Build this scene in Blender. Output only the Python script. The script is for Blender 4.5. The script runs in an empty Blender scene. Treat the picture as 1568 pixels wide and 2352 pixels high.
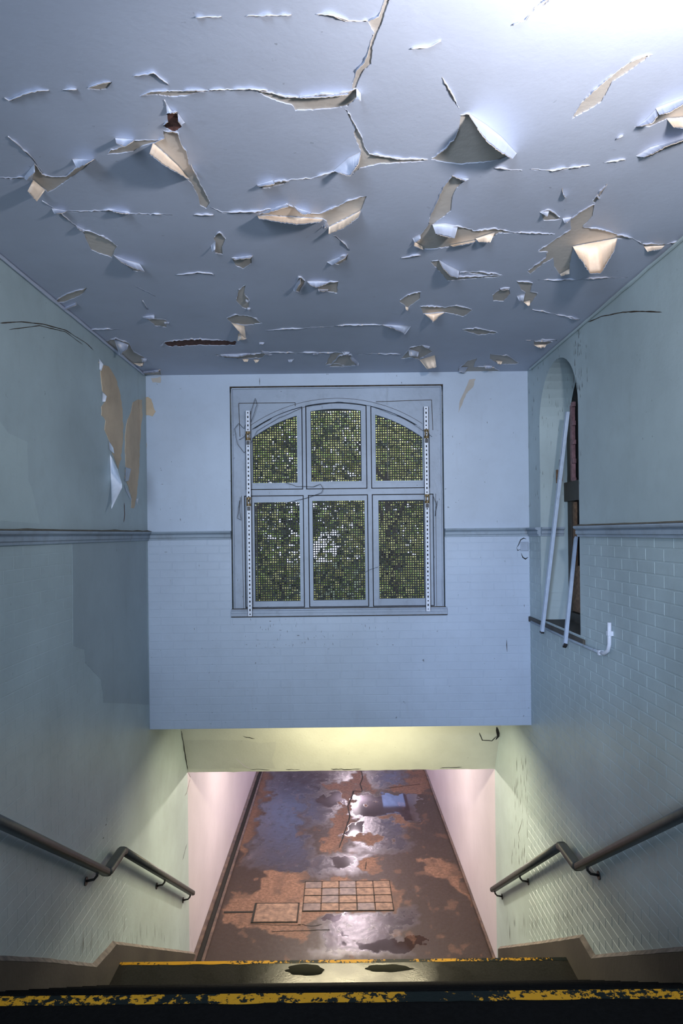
import bpy, bmesh, math, random
import numpy as np
from mathutils import Vector, Matrix, noise
from mathutils.geometry import delaunay_2d_cdt
random.seed(7)
S = bpy.context.scene
C = S.collection
# ------------------------------------------------------------------ camera
F = 1568.0; VX = 777.0; VY = 1225.0; ROLL = math.radians(0.65)
EYE = Vector((0.0, 0.0, 5.06))
cam = bpy.data.cameras.new('camera'); camo = bpy.data.objects.new('camera', cam); C.objects.link(camo)
cam.sensor_fit = 'VERTICAL'; cam.sensor_height = 36.0; cam.sensor_width = 24.0
cam.lens = F/2352*36.0
cam.shift_x = (784-VX)/2352; cam.shift_y = (VY-1176)/2352
cam.clip_start = 0.02; cam.clip_end = 200
RIGHT = Vector((math.cos(ROLL), 0, -math.sin(ROLL))); UP = Vector((math.sin(ROLL), 0, math.cos(ROLL))); FWD = Vector((0, 1, 0))
M = Matrix((RIGHT, UP, -FWD)).transposed().to_4x4(); M.translation = EYE
camo.matrix_world = M
S.camera = camo
# ------------------------------------------------------------------ colour management
S.view_settings.view_transform = 'Standard'; S.view_settings.look = 'None'
S.view_settings.gamma = 1.0; S.view_settings.use_curve_mapping = False
S.view_settings.exposure = 0.0
# ------------------------------------------------------------------ sky
w = bpy.data.worlds.new('sky'); S.world = w; w.use_nodes = True
bg = w.node_tree.nodes['Background']; bg.inputs[0].default_value = (0.72, 0.80, 1.0, 1); bg.inputs[1].default_value = 2.6
# ------------------------------------------------------------------ lights
def area(name, loc, target, size, power, col, sy=None, spread=180):
    l = bpy.data.lights.new(name, 'AREA'); l.energy = power; l.color = col; l.size = size
    if sy: l.shape = 'RECTANGLE'; l.size_y = sy
    l.spread = math.radians(spread)
    o = bpy.data.objects.new(name, l); C.objects.link(o); o.location = loc
    o.rotation_euler = (Vector(target)-Vector(loc)).to_track_quat('-Z', 'Y').to_euler()
    return o
def spot(name, loc, target, power, col, ang, blend=.5, r=.1):
    l = bpy.data.lights.new(name, 'SPOT'); l.energy = power; l.color = col; l.spot_size = math.radians(ang); l.spot_blend = blend; l.shadow_soft_size = r
    o = bpy.data.objects.new(name, l); C.objects.link(o); o.location = loc
    o.rotation_euler = (Vector(target)-Vector(loc)).to_track_quat('-Z', 'Y').to_euler()
    return o
def point(name, loc, power, col, r=.1):
    l = bpy.data.lights.new(name, 'POINT'); l.energy = power; l.color = col; l.shadow_soft_size = r
    o = bpy.data.objects.new(name, l); C.objects.link(o); o.location = loc
    return o
# lamp on the hall ceiling just above the frame
point('hall_lamp', (0.95, 1.12, 5.99), 36, (1.0, 0.95, 0.97), .07)
spot('added_ceiling_spot', (0.90, 1.05, 5.95), (0.45, 3.6, 6.9), 182, (1.0, 0.95, 0.97), 120, 1.0, .07)  # added spot without a fitting: lifts the ceiling, spares the lower walls
# daylight from the hall behind the viewer
area('hall_daylight', (-1.1, -2.4, 5.3), (0.6, 6.4, 5.2), 1.2, 44, (0.66, 0.79, 1.0), 1.2, 62)
spot('added_blue_spot', (-1.2, -2.1, 6.25), (1.75, 6.4, 3.75), 620, (0.50, 0.62, 1.0), 21, 1.0, .2)  # added blue accent spot, no window there: brightens the far wall's lower right
# fluorescent tube under the soffit, hidden by the far wall
area('soffit_tube', (0.15, 6.85, 3.10), (0.15, 7.05, 0.5), 1.5, 84, (1.0, 0.87, 0.56), .10)
# lamps of the subway beyond the beam
point('subway_lamp', (0.0, 10.0, 2.16), 225, (1.0, 0.88, 0.69), .05)
point('subway_lamp_middle', (0.2, 12.9, 2.10), 60, (1.0, 0.84, 0.90), .12)
point('subway_lamp_far', (0.3, 16.0, 2.10), 70, (1.0, 0.84, 0.92), .14)
point('subway_lamp_end', (0.35, 18.9, 2.10), 70, (1.0, 0.84, 0.92), .14)
# blue daylight through pavement lights in the subway roof
area('pavement_light_left', (-1.15, 17.2, 2.27), (-1.1, 17.2, 0), 1.0, 75, (0.32, 0.48, 1.0), 6.5)
area('pavement_light_right', (1.42, 19.1, 2.27), (1.42, 19.1, 0), .6, 7, (0.30, 0.46, 1.0), 1.6)

# ------------------------------------------------------------------ pixel helpers
def ray(x, y):
    return (FWD*F + RIGHT*(x-VX) + UP*(VY-y))
def onz(x, y, z):
    d = ray(x, y); t = (z-EYE.z)/d.z; return EYE + d*t
def ony(x, y, Y):
    d = ray(x, y); return EYE + d*(Y/d.y)
def onx(x, y, X):
    d = ray(x, y); return EYE + d*(X/d.x)
def project(p):
    v = Vector(p)-EYE; k = F/v.dot(FWD)
    return VX+v.dot(RIGHT)*k, VY-v.dot(UP)*k
# ------------------------------------------------------------------ dimensions
W = 1.8; YW = 6.44; ZC = 6.57; ZWB = 3.23; ZD = 5.06
ZTOP = EYE.z-1.70; YTOP = 2.53; ZMID = EYE.z-3.39; YMID0 = 4.90; YMID1 = 5.43
YF = 8.0; ZP = EYE.z-2.78; YEND = 22.0
# ------------------------------------------------------------------ materials
def mat(name):
    m = bpy.data.materials.new(name); m.use_nodes = True
    nt = m.node_tree; b = nt.nodes['Principled BSDF']; return m, nt, b
def N(nt, t, **k):
    n = nt.nodes.new(t)
    for a, v in k.items(): setattr(n, a, v)
    return n
def noisen(nt, co, scale, detail=4, rough=.55, dist=0.0, vec_scale=None):
    if vec_scale:
        mp = N(nt, 'ShaderNodeMapping'); mp.inputs['Scale'].default_value = vec_scale
        nt.links.new(co, mp.inputs['Vector']); co = mp.outputs[0]
    n = N(nt, 'ShaderNodeTexNoise'); n.inputs['Scale'].default_value = scale; n.inputs['Detail'].default_value = detail
    n.inputs['Roughness'].default_value = rough; n.inputs['Distortion'].default_value = dist
    nt.links.new(co, n.inputs['Vector']); return n.outputs['Fac']
def ramp(nt, fac, a, b, ca=(0, 0, 0, 1), cb=(1, 1, 1, 1)):
    r = N(nt, 'ShaderNodeValToRGB'); r.color_ramp.elements[0].position = a; r.color_ramp.elements[1].position = b
    r.color_ramp.elements[0].color = ca; r.color_ramp.elements[1].color = cb
    nt.links.new(fac, r.inputs[0]); return r.outputs[0]
def mix(nt, fac, a, b, mode='MIX'):
    m = N(nt, 'ShaderNodeMix', data_type='RGBA', blend_type=mode)
    for sock, v in ((m.inputs['Factor'], fac), (m.inputs['A'], a), (m.inputs['B'], b)):
        if isinstance(v, (int, float)): sock.default_value = v
        elif isinstance(v, tuple): sock.default_value = v if len(v) == 4 else v+(1,)
        else: nt.links.new(v, sock)
    return m.outputs['Result']
def mul(nt, a, b):
    m = N(nt, 'ShaderNodeMath', operation='MULTIPLY')
    for i, v in enumerate((a, b)):
        if isinstance(v, (int, float)): m.inputs[i].default_value = v
        else: nt.links.new(v, m.inputs[i])
    return m.outputs[0]
def position(nt):
    return N(nt, 'ShaderNodeNewGeometry').outputs['Position']
def bump(nt, b, h, strength, dist=.01):
    bn = N(nt, 'ShaderNodeBump'); bn.inputs['Strength'].default_value = strength; bn.inputs['Distance'].default_value = dist
    nt.links.new(h, bn.inputs['Height']); nt.links.new(bn.outputs[0], b.inputs['Normal'])
def paint(name, col, dirt=(.12, .10, .07), rough=.5, speck=.6, stain=.35, vary=.12, bs=.25):
    m, nt, b = mat(name); P = position(nt)
    n1 = noisen(nt, P, 1.1, 5); n2 = noisen(nt, P, 9, 6, .65)
    dark = tuple(c*(1-vary*1.5) for c in col); lite = tuple(min(1, c*(1+vary)) for c in col)
    c = mix(nt, ramp(nt, n1, .35, .68), dark, lite)
    c = mix(nt, mul(nt, ramp(nt, n2, .5, .75), stain*.35), c, dirt)
    st = noisen(nt, P, 2.2, 6, .7, .3, (3.5, 3.5, .5))
    c = mix(nt, mul(nt, ramp(nt, st, .60, .80), stain), c, dirt)
    sp = noisen(nt, P, 26, 3, .6); big = noisen(nt, P, 2.7, 2)
    c = mix(nt, mul(nt, mul(nt, ramp(nt, sp, .70, .74), ramp(nt, big, .45, .6)), speck), c, (.03, .03, .03))
    nt.links.new(c, b.inputs['Base Color']); b.inputs['Roughness'].default_value = rough
    bump(nt, b, noisen(nt, P, 38, 5, .6), bs, .006)
    return m
def plain(name, col, rough=.5, metal=0.0, vary=.15, scale=20, bs=.2):
    m, nt, b = mat(name); P = position(nt); n = noisen(nt, P, scale, 5, .6)
    if name in ('step_asphalt', 'standing_water'): b.inputs['Specular IOR Level'].default_value = .12 if name[1] == 't' and name[2] == 'e' else .5
    c = mix(nt, ramp(nt, n, .35, .7), tuple(x*(1-vary) for x in col), tuple(min(1, x*(1+vary)) for x in col))
    nt.links.new(c, b.inputs['Base Color']); b.inputs['Roughness'].default_value = rough; b.inputs['Metallic'].default_value = metal
    bump(nt, b, n, bs, .004); return m
M_CEIL = paint('ceiling_paint', (.47, .52, .63), rough=.55, speck=.35, stain=.10, vary=.06, bs=.12)
M_FAR = paint('far_wall_paint', (.48, .57, .69), rough=.42, speck=.7, stain=.15, vary=.06, bs=.12)
M_SIDE = paint('side_wall_paint', (.42, .52, .54), rough=.42, speck=.5, stain=.22, vary=.10, bs=.18)
M_SUB = paint('undercoat', (.56, .52, .47), rough=.75, speck=.2, stain=.2, vary=.15)
M_BACK = plain('paint_underside', (.86, .72, .58), .7, vary=.08)
M_TAN = paint('tan_undercoat', (.66, .52, .36), dirt=(.30, .14, .05), rough=.7, speck=.1, stain=.6, vary=.2)
M_RUST = plain('rusty_lath', (.13, .055, .04), .85, vary=.5, scale=45, bs=.8)
M_PINK = paint('subway_wall_paint', (.58, .53, .61), rough=.40, speck=.2, stain=.12, vary=.05, bs=.1)
M_TRIM = paint('trim_paint', (.36, .43, .53), dirt=(.05, .04, .03), rough=.45, speck=.9, stain=.55, vary=.1, bs=.3)
M_DADO = paint('dado_paint', (.34, .42, .50), dirt=(.10, .07, .04), rough=.5, speck=.6, stain=.8, vary=.15, bs=.3)
M_DIRT = plain('settled_dirt', (.060, .045, .030), .95, vary=.5, scale=30)
M_DUST = plain('dusty_ledge', (.15, .13, .09), .9, vary=.5, scale=24)
M_BLACK = plain('black_gap', (.008, .008, .008), .9)
M_MESH = plain('perforated_steel', (.010, .010, .010), .6)
M_RAIL = plain('rail_paint', (.055, .062, .065), .42, vary=.2)
M_IRON = plain('iron', (.05, .05, .05), .45, .6)
M_WHITE = plain('white_metal', (.72, .78, .88), .4, vary=.05)
M_BATTEN = plain('batten_paint', (.46, .56, .70), .4, vary=.08)
M_BRASS = plain('tarnished_brass', (.30, .22, .11), .5, .5, vary=.6, scale=60, bs=.8)
M_WOOD = plain('bare_wood', (.20, .12, .07), .8, vary=.4, scale=30)
M_REDW = plain('red_frame', (.30, .16, .17), .6, vary=.3, scale=30)
M_STEP = plain('step_asphalt', (.004, .004, .004), .8, vary=.4, scale=60, bs=.5)
M_PLINTH = paint('plinth_paint', (.055, .048, .036), dirt=(.02, .015, .01), rough=.6, speck=.4, stain=.7, vary=.3)
M_LEAF = [plain('leaf_green', (.30, .42, .08), .6, scale=3), plain('leaf_yellow', (.62, .60, .20), .6, scale=3), plain('leaf_dark', (.04, .07, .03), .6, scale=3)]
M_BARK = plain('bark', (.10, .08, .06), .9, vary=.4)
def mat_yellow():
    m, nt, b = mat('worn_yellow_paint'); P = position(nt)
    n = noisen(nt, P, 30, 5, .7); k = noisen(nt, P, 2.0, 2, .5, 0, (1, .2, .2))
    a = N(nt, 'ShaderNodeMath', operation='ADD'); sx = N(nt, 'ShaderNodeSeparateXYZ'); nt.links.new(P, sx.inputs[0]); a0 = N(nt, 'ShaderNodeMath', operation='MULTIPLY_ADD'); nt.links.new(sx.outputs[0], a0.inputs[0]); a0.inputs[1].default_value = .07; nt.links.new(k, a0.inputs[2]); nt.links.new(n, a.inputs[0]); nt.links.new(a0.outputs[0], a.inputs[1]); b.inputs['Specular IOR Level'].default_value = .15
    c = mix(nt, ramp(nt, a.outputs[0], .98, 1.08), (0.66, .34, .02), (.008, .014, .013))
    nt.links.new(c, b.inputs['Base Color']); b.inputs['Roughness'].default_value = .6; bump(nt, b, n, .5, .004); return m
M_YEL = mat_yellow()
def mat_landing():
    m, nt, b = mat('wet_landing'); P = position(nt)
    n = noisen(nt, P, 55, 4, .7); k = noisen(nt, P, 4, 3, .5)
    nt.links.new(mix(nt, n, (.012, .012, .012), (.05, .047, .04)), b.inputs['Base Color'])
    nt.links.new(ramp(nt, k, .40, .60, (.22, .22, .22, 1), (.42, .42, .42, 1)), b.inputs['Roughness'])
    sx = N(nt, 'ShaderNodeSeparateXYZ'); nt.links.new(P, sx.inputs[0]); ab = N(nt, 'ShaderNodeMath', operation='ABSOLUTE'); nt.links.new(sx.outputs[0], ab.inputs[0])
    ad = N(nt, 'ShaderNodeMath', operation='ADD'); nt.links.new(ab.outputs[0], ad.inputs[0]); nt.links.new(mul(nt, k, .5), ad.inputs[1])
    nt.links.new(ramp(nt, ad.outputs[0], .55, 1.25, (.9, .9, .9, 1), (.04, .04, .04, 1)), b.inputs['Specular IOR Level'])
    bump(nt, b, n, .3, .004); return m
M_LAND = mat_landing()
def mat_floor():
    m, nt, b = mat('wet_concrete'); P = position(nt)
    at = N(nt, 'ShaderNodeAttribute', attribute_name='wet'); sep = N(nt, 'ShaderNodeSeparateColor'); nt.links.new(at.outputs['Color'], sep.inputs[0])
    dry, pud, wash = sep.outputs[0], sep.outputs[1], sep.outputs[2]
    n = noisen(nt, P, 22, 7, .7); g = noisen(nt, P, 140, 3, .6)
    c = mix(nt, n, (.008, .005, .003), (.040, .022, .014))
    c = mix(nt, mul(nt, ramp(nt, g, .62, .70), .6), c, (.26, .18, .12))
    c2 = mix(nt, ramp(nt, n, .3, .7), (.06, .030, .020), (.21, .118, .084))
    c = mix(nt, dry, c, c2)
    c = mix(nt, mul(nt, wash, .7), c, (.035, .033, .040))
    nt.links.new(c, b.inputs['Base Color'])
    r = mix(nt, dry, ramp(nt, n, .3, .7, (.42, .42, .42, 1), (.62, .62, .62, 1)), (.75, .75, .75))
    r = mix(nt, wash, r, ramp(nt, noisen(nt, P, 6, 5, .6), .35, .65, (.14, .14, .14, 1), (.30, .30, .30, 1)))
    r = mix(nt, pud, r, (.05, .05, .05))
    nt.links.new(r, b.inputs['Roughness']); b.inputs['IOR'].default_value = 1.5
    nt.links.new(mix(nt, wash, (.38, .38, .38), (1, 1, 1)), b.inputs['Specular IOR Level'])
    inv = N(nt, 'ShaderNodeMath', operation='SUBTRACT'); inv.inputs[0].default_value = 1; nt.links.new(pud, inv.inputs[1])
    bump(nt, b, mul(nt, g, inv.outputs[0]), .22, .004)
    return m
M_FLOOR = mat_floor()

# ------------------------------------------------------------------ mesh helpers
def link(name, verts, faces, mats, parent=None, midx=None, smooth=False):
    me = bpy.data.meshes.new(name); me.from_pydata([tuple(v) for v in verts], [], faces)
    if not isinstance(mats, (list, tuple)): mats = [mats]
    for m in mats: me.materials.append(m)
    if midx: me.polygons.foreach_set('material_index', midx)
    if smooth: me.polygons.foreach_set('use_smooth', [True]*len(me.polygons))
    me.update(); o = bpy.data.objects.new(name, me); C.objects.link(o)
    if parent: o.parent = parent; o.matrix_parent_inverse = parent.matrix_world.inverted()
    return o
def tag(o, label=None, cat=None, group=None, kind=None):
    if label: o['label'] = label
    if cat: o['category'] = cat
    if group: o['group'] = group
    if kind: o['kind'] = kind
    return o
def empty(name, loc, label=None, cat=None, group=None, kind=None):
    o = bpy.data.objects.new(name, None); C.objects.link(o); o.location = loc
    bpy.context.view_layer.update()
    return tag(o, label, cat, group, kind)
class MB:
    def __init__(s): s.v = []; s.f = []; s.m = []
    def add(s, vs, fs, mi=0):
        k = len(s.v); s.v += [tuple(v) for v in vs]; s.f += [tuple(i+k for i in f) for f in fs]; s.m += [mi]*len(fs)
    def box(s, a, b, bev=0.0, mi=0):
        bm = bmesh.new(); bmesh.ops.create_cube(bm, size=1)
        for v in bm.verts: v.co = Vector([(a[i]+b[i])/2+v.co[i]*(b[i]-a[i]) for i in range(3)])
        if bev: bmesh.ops.bevel(bm, geom=bm.edges[:], offset=bev, segments=2, affect='EDGES', profile=.6)
        bm.verts.index_update()
        s.add([v.co.copy() for v in bm.verts], [[v.index for v in f.verts] for f in bm.faces], mi); bm.free()
    def beam(s, p, q, w_, h_, up=Vector((0, 0, 1)), bev=0, mi=0):
        p, q = Vector(p), Vector(q); d = (q-p).normalized(); sx = d.cross(up).normalized(); u = sx.cross(d).normalized()
        k = len(s.v); L = (q-p).length
        t = MB(); t.box((-w_/2, 0, -h_/2), (w_/2, L, h_/2), bev)
        s.add([p+sx*v[0]+d*v[1]+u*v[2] for v in t.v], t.f, mi)
    def tube(s, pts, r, n=8, mi=0, cap=True):
        pts = [Vector(p) for p in pts]; rings = []
        prev = None
        for i, p in enumerate(pts):
            d = (pts[min(i+1, len(pts)-1)]-pts[max(i-1, 0)]).normalized()
            if prev is None: a = d.orthogonal().normalized()
            else: a = (prev-d*prev.dot(d)).normalized()
            prev = a; b = d.cross(a)
            rr = r[i] if isinstance(r, (list, tuple)) else r
            rings.append([p+(a*math.cos(2*math.pi*j/n)+b*math.sin(2*math.pi*j/n))*rr for j in range(n)])
        vs = [v for rg in rings for v in rg]; fs = []
        for i in range(len(pts)-1):
            for j in range(n): fs.append((i*n+j, i*n+(j+1) % n, (i+1)*n+(j+1) % n, (i+1)*n+j))
        if cap: fs.append(tuple(range(n))[::-1]); fs.append(tuple((len(pts)-1)*n+j for j in range(n)))
        s.add(vs, fs, mi)
    def sweep(s, path, prof, side, mi=0):
        # prof: list of (sideways, up); path is a polyline in one vertical plane
        path = [Vector(p) for p in path]; rings = []
        for i, p in enumerate(path):
            d0 = (path[i]-path[i-1]).normalized() if i else (path[1]-path[0]).normalized()
            d1 = (path[i+1]-path[i]).normalized() if i < len(path)-1 else d0
            t = (d0+d1).normalized(); up = side.cross(t).normalized()
            if up.z < 0: up = -up
            k = 1/max(.5, t.dot(d0))
            rings.append([p+side*a+up*(b*k) for a, b in prof])
        n = len(prof); vs = [v for r in rings for v in r]; fs = []
        for i in range(len(path)-1):
            for j in range(n): fs.append((i*n+j, i*n+(j+1) % n, (i+1)*n+(j+1) % n, (i+1)*n+j))
        fs.append(tuple(range(n))[::-1]); fs.append(tuple((len(path)-1)*n+j for j in range(n)))
        s.add(vs, fs, mi)
    def build(s, name, mats, parent=None, smooth=False, kind=None):
        o = link(name, s.v, s.f, mats, parent, s.m, smooth)
        bm = bmesh.new(); bm.from_mesh(o.data); bmesh.ops.recalc_face_normals(bm, faces=bm.faces); bm.to_mesh(o.data); bm.free()
        if kind: o['kind'] = kind
        return o
def cdt(outer, holes):
    vs = []; fs = []
    for poly in [outer]+holes:
        A_ = sum(poly[i-1][0]*poly[i][1]-poly[i][0]*poly[i-1][1] for i in range(len(poly)))
        if A_ < 0: poly = list(poly)[::-1]
        k = len(vs); vs += [Vector(p[:2]) for p in poly]; fs.append(list(range(k, k+len(poly))))
    ov, oe, of, _, _, orf = delaunay_2d_cdt(vs, [], fs, 0, 1e-6)
    if not len(of): return ov, []
    cen = np.array([[sum(ov[i].x for i in f)/len(f), sum(ov[i].y for i in f)/len(f)] for f in of])
    def pin(poly):
        c = np.zeros(len(cen), bool); n_ = len(poly)
        for i in range(n_):
            (xa, ya_), (xb, yb_) = poly[i][:2], poly[i-1][:2]
            if ya_ == yb_: continue
            c ^= ((ya_ > cen[:, 1]) != (yb_ > cen[:, 1])) & (cen[:, 0] < (xb-xa)*(cen[:, 1]-ya_)/(yb_-ya_)+xa)
        return c
    ok = pin(outer)
    for h in holes: ok &= ~pin(h)
    keep = [f for f, o in zip(of, ok) if o]
    return ov, keep
def slab(outer, holes, to3, thick, name, m, parent=None):
    """flat board with holes; to3(u,v,t) maps plane coords and depth"""
    ov, keep = cdt(outer, holes); mb = MB()
    mb.add([to3(v.x, v.y, 0) for v in ov], [tuple(f) for f in keep])
    for poly in [outer]+holes:
        n = len(poly)
        mb.add([to3(p[0], p[1], 0) for p in poly]+[to3(p[0], p[1], thick) for p in poly], [(i, (i+1) % n, n+(i+1) % n, n+i) for i in range(n)])
    return mb.build(name, m, parent)

# ================================================================== SETTING
# ---- far wall with window
def WX(px): return ony(px, 1150, YW).x
def WZ(py): return ony(776, py, YW).z
wx0, wx1, wz0, wz1 = WX(530), WX(1020), WZ(1404), WZ(885)
far = slab([(-W-.02, ZWB), (W+.02, ZWB), (W+.02, ZC+.1), (-W-.02, ZC+.1)], [[(wx0, wz0), (wx1, wz0), (wx1, wz1), (wx0, wz1)]],
     lambda u, v, t: (u, YW+t, v), .30, 'wall_far', M_FAR)
tag(far, kind='structure')
# soffit behind the far wall, sloping beam face, subway ceiling
mb = MB(); sl = (8.0-7.69)/(2.78-2.22); ytop = 8.0-sl*(2.78-1.83)
mb.add([(-W, YW+.0, ZWB+.0005), (W, YW, ZWB+.0005), (W, ytop, ZWB+.0005), (-W, ytop, ZWB+.0005)], [(0, 1, 2, 3)])
n = 40; vs = []
for j in range(9):
    for i in range(n+1):
        t = j/8; x = -W+2*W*i/n
        ed = .012*noise.noise(Vector((x*6, 0, 1))) if j == 8 else 0
        vs.append((x, ytop+(8.0-ytop)*t, ZWB+(ZP-ZWB)*t+ed))
mb.add(vs, [(j*(n+1)+i, j*(n+1)+i+1, (j+1)*(n+1)+i+1, (j+1)*(n+1)+i) for j in range(8) for i in range(n)])
M_BEAM = paint('beam_paint', (.56, .58, .50), rough=.45, speck=.4, stain=.12, vary=.08)
bs = mb.build('wall_soffit', M_BEAM); tag(bs, kind='structure')
cr = MB()
def flatline(mb_, pts, wd, nrm, off=.0015):
    pts = [Vector(p) for p in pts]; nrm = Vector(nrm).normalized(); vs = []
    for i, p in enumerate(pts):
        d = (pts[min(i+1, len(pts)-1)]-pts[max(i-1, 0)]).normalized(); sd = d.cross(nrm).normalized()
        ww = wd*(.5+.9*abs(noise.noise(p*7)))*(0.25 if i in (0, len(pts)-1) else 1)
        vs += [p+sd*ww+nrm*off, p-sd*ww+nrm*off]
    mb_.add(vs, [(2*i, 2*i+1, 2*i+3, 2*i+2) for i in range(len(pts)-1)])
def densify(pts, step, amp=0, seed=0):
    out = []
    for a, b in zip(pts[:-1], pts[1:]):
        a, b = Vector(a), Vector(b); k = max(1, int((b-a).length/step))
        for i in range(k):
            out.append(a+(b-a)*(i/k))
    out.append(Vector(pts[-1]))
    if amp:
        for i, p in enumerate(out):
            q = Vector(p).to_3d()
            dx = noise.noise(q*.09/step*3+Vector((seed, 0, 3)))+.6*noise.noise(q*.31/step*3+Vector((seed, 5, 1)))
            dy = noise.noise(q*.09/step*3+Vector((0, seed, 9)))+.6*noise.noise(q*.31/step*3+Vector((7, seed, 1)))
            out[i] = p+(Vector((dx, dy)) if len(p) == 2 else Vector((dx, dy, 0)))*amp
    return out
def onbeam(x, y):  # sloped beam face
    d = ray(x, y); nrm = Vector((0, -(ZWB-ZP), -(8.0-ytop))).normalized(); p0 = Vector((0, 8.0, ZP))
    return EYE+d*((p0-EYE).dot(nrm)/d.dot(nrm)), nrm
def beamline(pts, wd):
    P = densify(pts, 6, 1.6, 3); nr = onbeam(500, 1700)[1]
    flatline(cr, [onbeam(p.x, p.y)[0] for p in P], wd, nr)
beamline([(575, 1767), (620, 1768)], .006); beamline([(655, 1767), (690, 1767)], .005)
beamline([(760, 1766), (790, 1768), (830, 1766)], .008); beamline([(1010, 1764), (1060, 1762)], .007)
beamline([(558, 1690), (572, 1694), (585, 1698)], .006)
beamline([(1100, 1682), (1108, 1700), (1130, 1702), (1140, 1690)], .008); beamline([(1140, 1670), (1143, 1690), (1138, 1700)], .03)
beamline([(416, 1678), (425, 1730), (431, 1768)], .006)
cr.build('crack', M_BLACK, bs)
M_BEAM2 = paint('beam_old_paint', (.50, .52, .46), rough=.5, speck=.3, stain=.2, vary=.06)
def beampatch(pts, m, name, off):
    P = [p for p in densify([Vector(p) for p in pts+[pts[0]]], 6, 1.2, 8)][:-1]; nr = onbeam(500, 1700)[1]
    if nr.y > 0: nr = -nr
    k = [onbeam(p.x, p.y)[0]+nr*off for p in P]; c = sum(k, Vector())/len(k)
    link(name, [c]+k, [(0, i+1, (i+1) % len(k)+1) for i in range(len(k))], m, bs)
beampatch([(424, 1700), (500, 1699), (560, 1700), (598, 1706), (634, 1703), (632, 1722), (624, 1745), (632, 1765), (560, 1765), (480, 1766), (434, 1766)], M_BEAM2, 'tone_patch', .0012)
# peeling edge lines on the beam
cr = MB(); beamline([(540, 1740), (560, 1758), (575, 1766)], .004)
cr.build('paint_ridge', M_PINK, bs)
def qd(name, pts, m, kind='structure'):
    o = link(name, pts, [(0, 1, 2, 3)], m); tag(o, kind=kind); return o
# ---- subway box
qd('ceiling_subway', [(-W, 8.0, ZP), (W, 8.0, ZP), (W, YEND, ZP), (-W, YEND, ZP)], M_PINK)
qd('wall_subway_end', [(-W, YEND, 0), (W, YEND, 0), (W, YEND, ZP), (-W, YEND, ZP)], M_PINK)
# ---- side walls (upper plaster face and lower painted brick face share a plane)
left = MB(); left.add([(-W, -3, 0), (-W, 8.0, 0), (-W, 8.0, ZC+.1), (-W, -3, ZC+.1)], [(0, 1, 2, 3)])
WL = left.build('wall_left', M_SIDE); tag(WL, kind='structure')
# subway stretches
qd('wall_subway_left', [(-W, 8, -.1), (-W, YEND, -.1), (-W, YEND, ZP+.05), (-W, 8, ZP+.05)], M_PINK)
qd('wall_subway_right', [(W, 8, -.1), (W, YEND, -.1), (W, YEND, ZP+.05), (W, 8, ZP+.05)], M_PINK)
# right wall with arched opening
ya = onx(1330, 1200, W).y; yb = onx(1241, 1200, W).y; zs = EYE.z-.80; zsp = onx(1243, 975, W).z; rr = (yb-ya)/2
arch = [(ya, zs), (yb, zs)]+[((ya+yb)/2+rr*math.cos(a), zsp+rr*.95*math.sin(a)) for a in [math.pi*i/18 for i in range(19)]]
right_ = slab([(-3, 0), (8, 0), (8, ZC+.1), (-3, ZC+.1)], [arch], lambda u, v, t: (W+t, u, v), .34, 'wall_right', M_SIDE)
tag(right_, kind='structure'); WR = right_
# hall behind
qd('wall_near', [(-W, -3, 3), (W, -3, 3), (W, -3, ZC+.1), (-W, -3, ZC+.1)], M_FAR)

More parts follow.
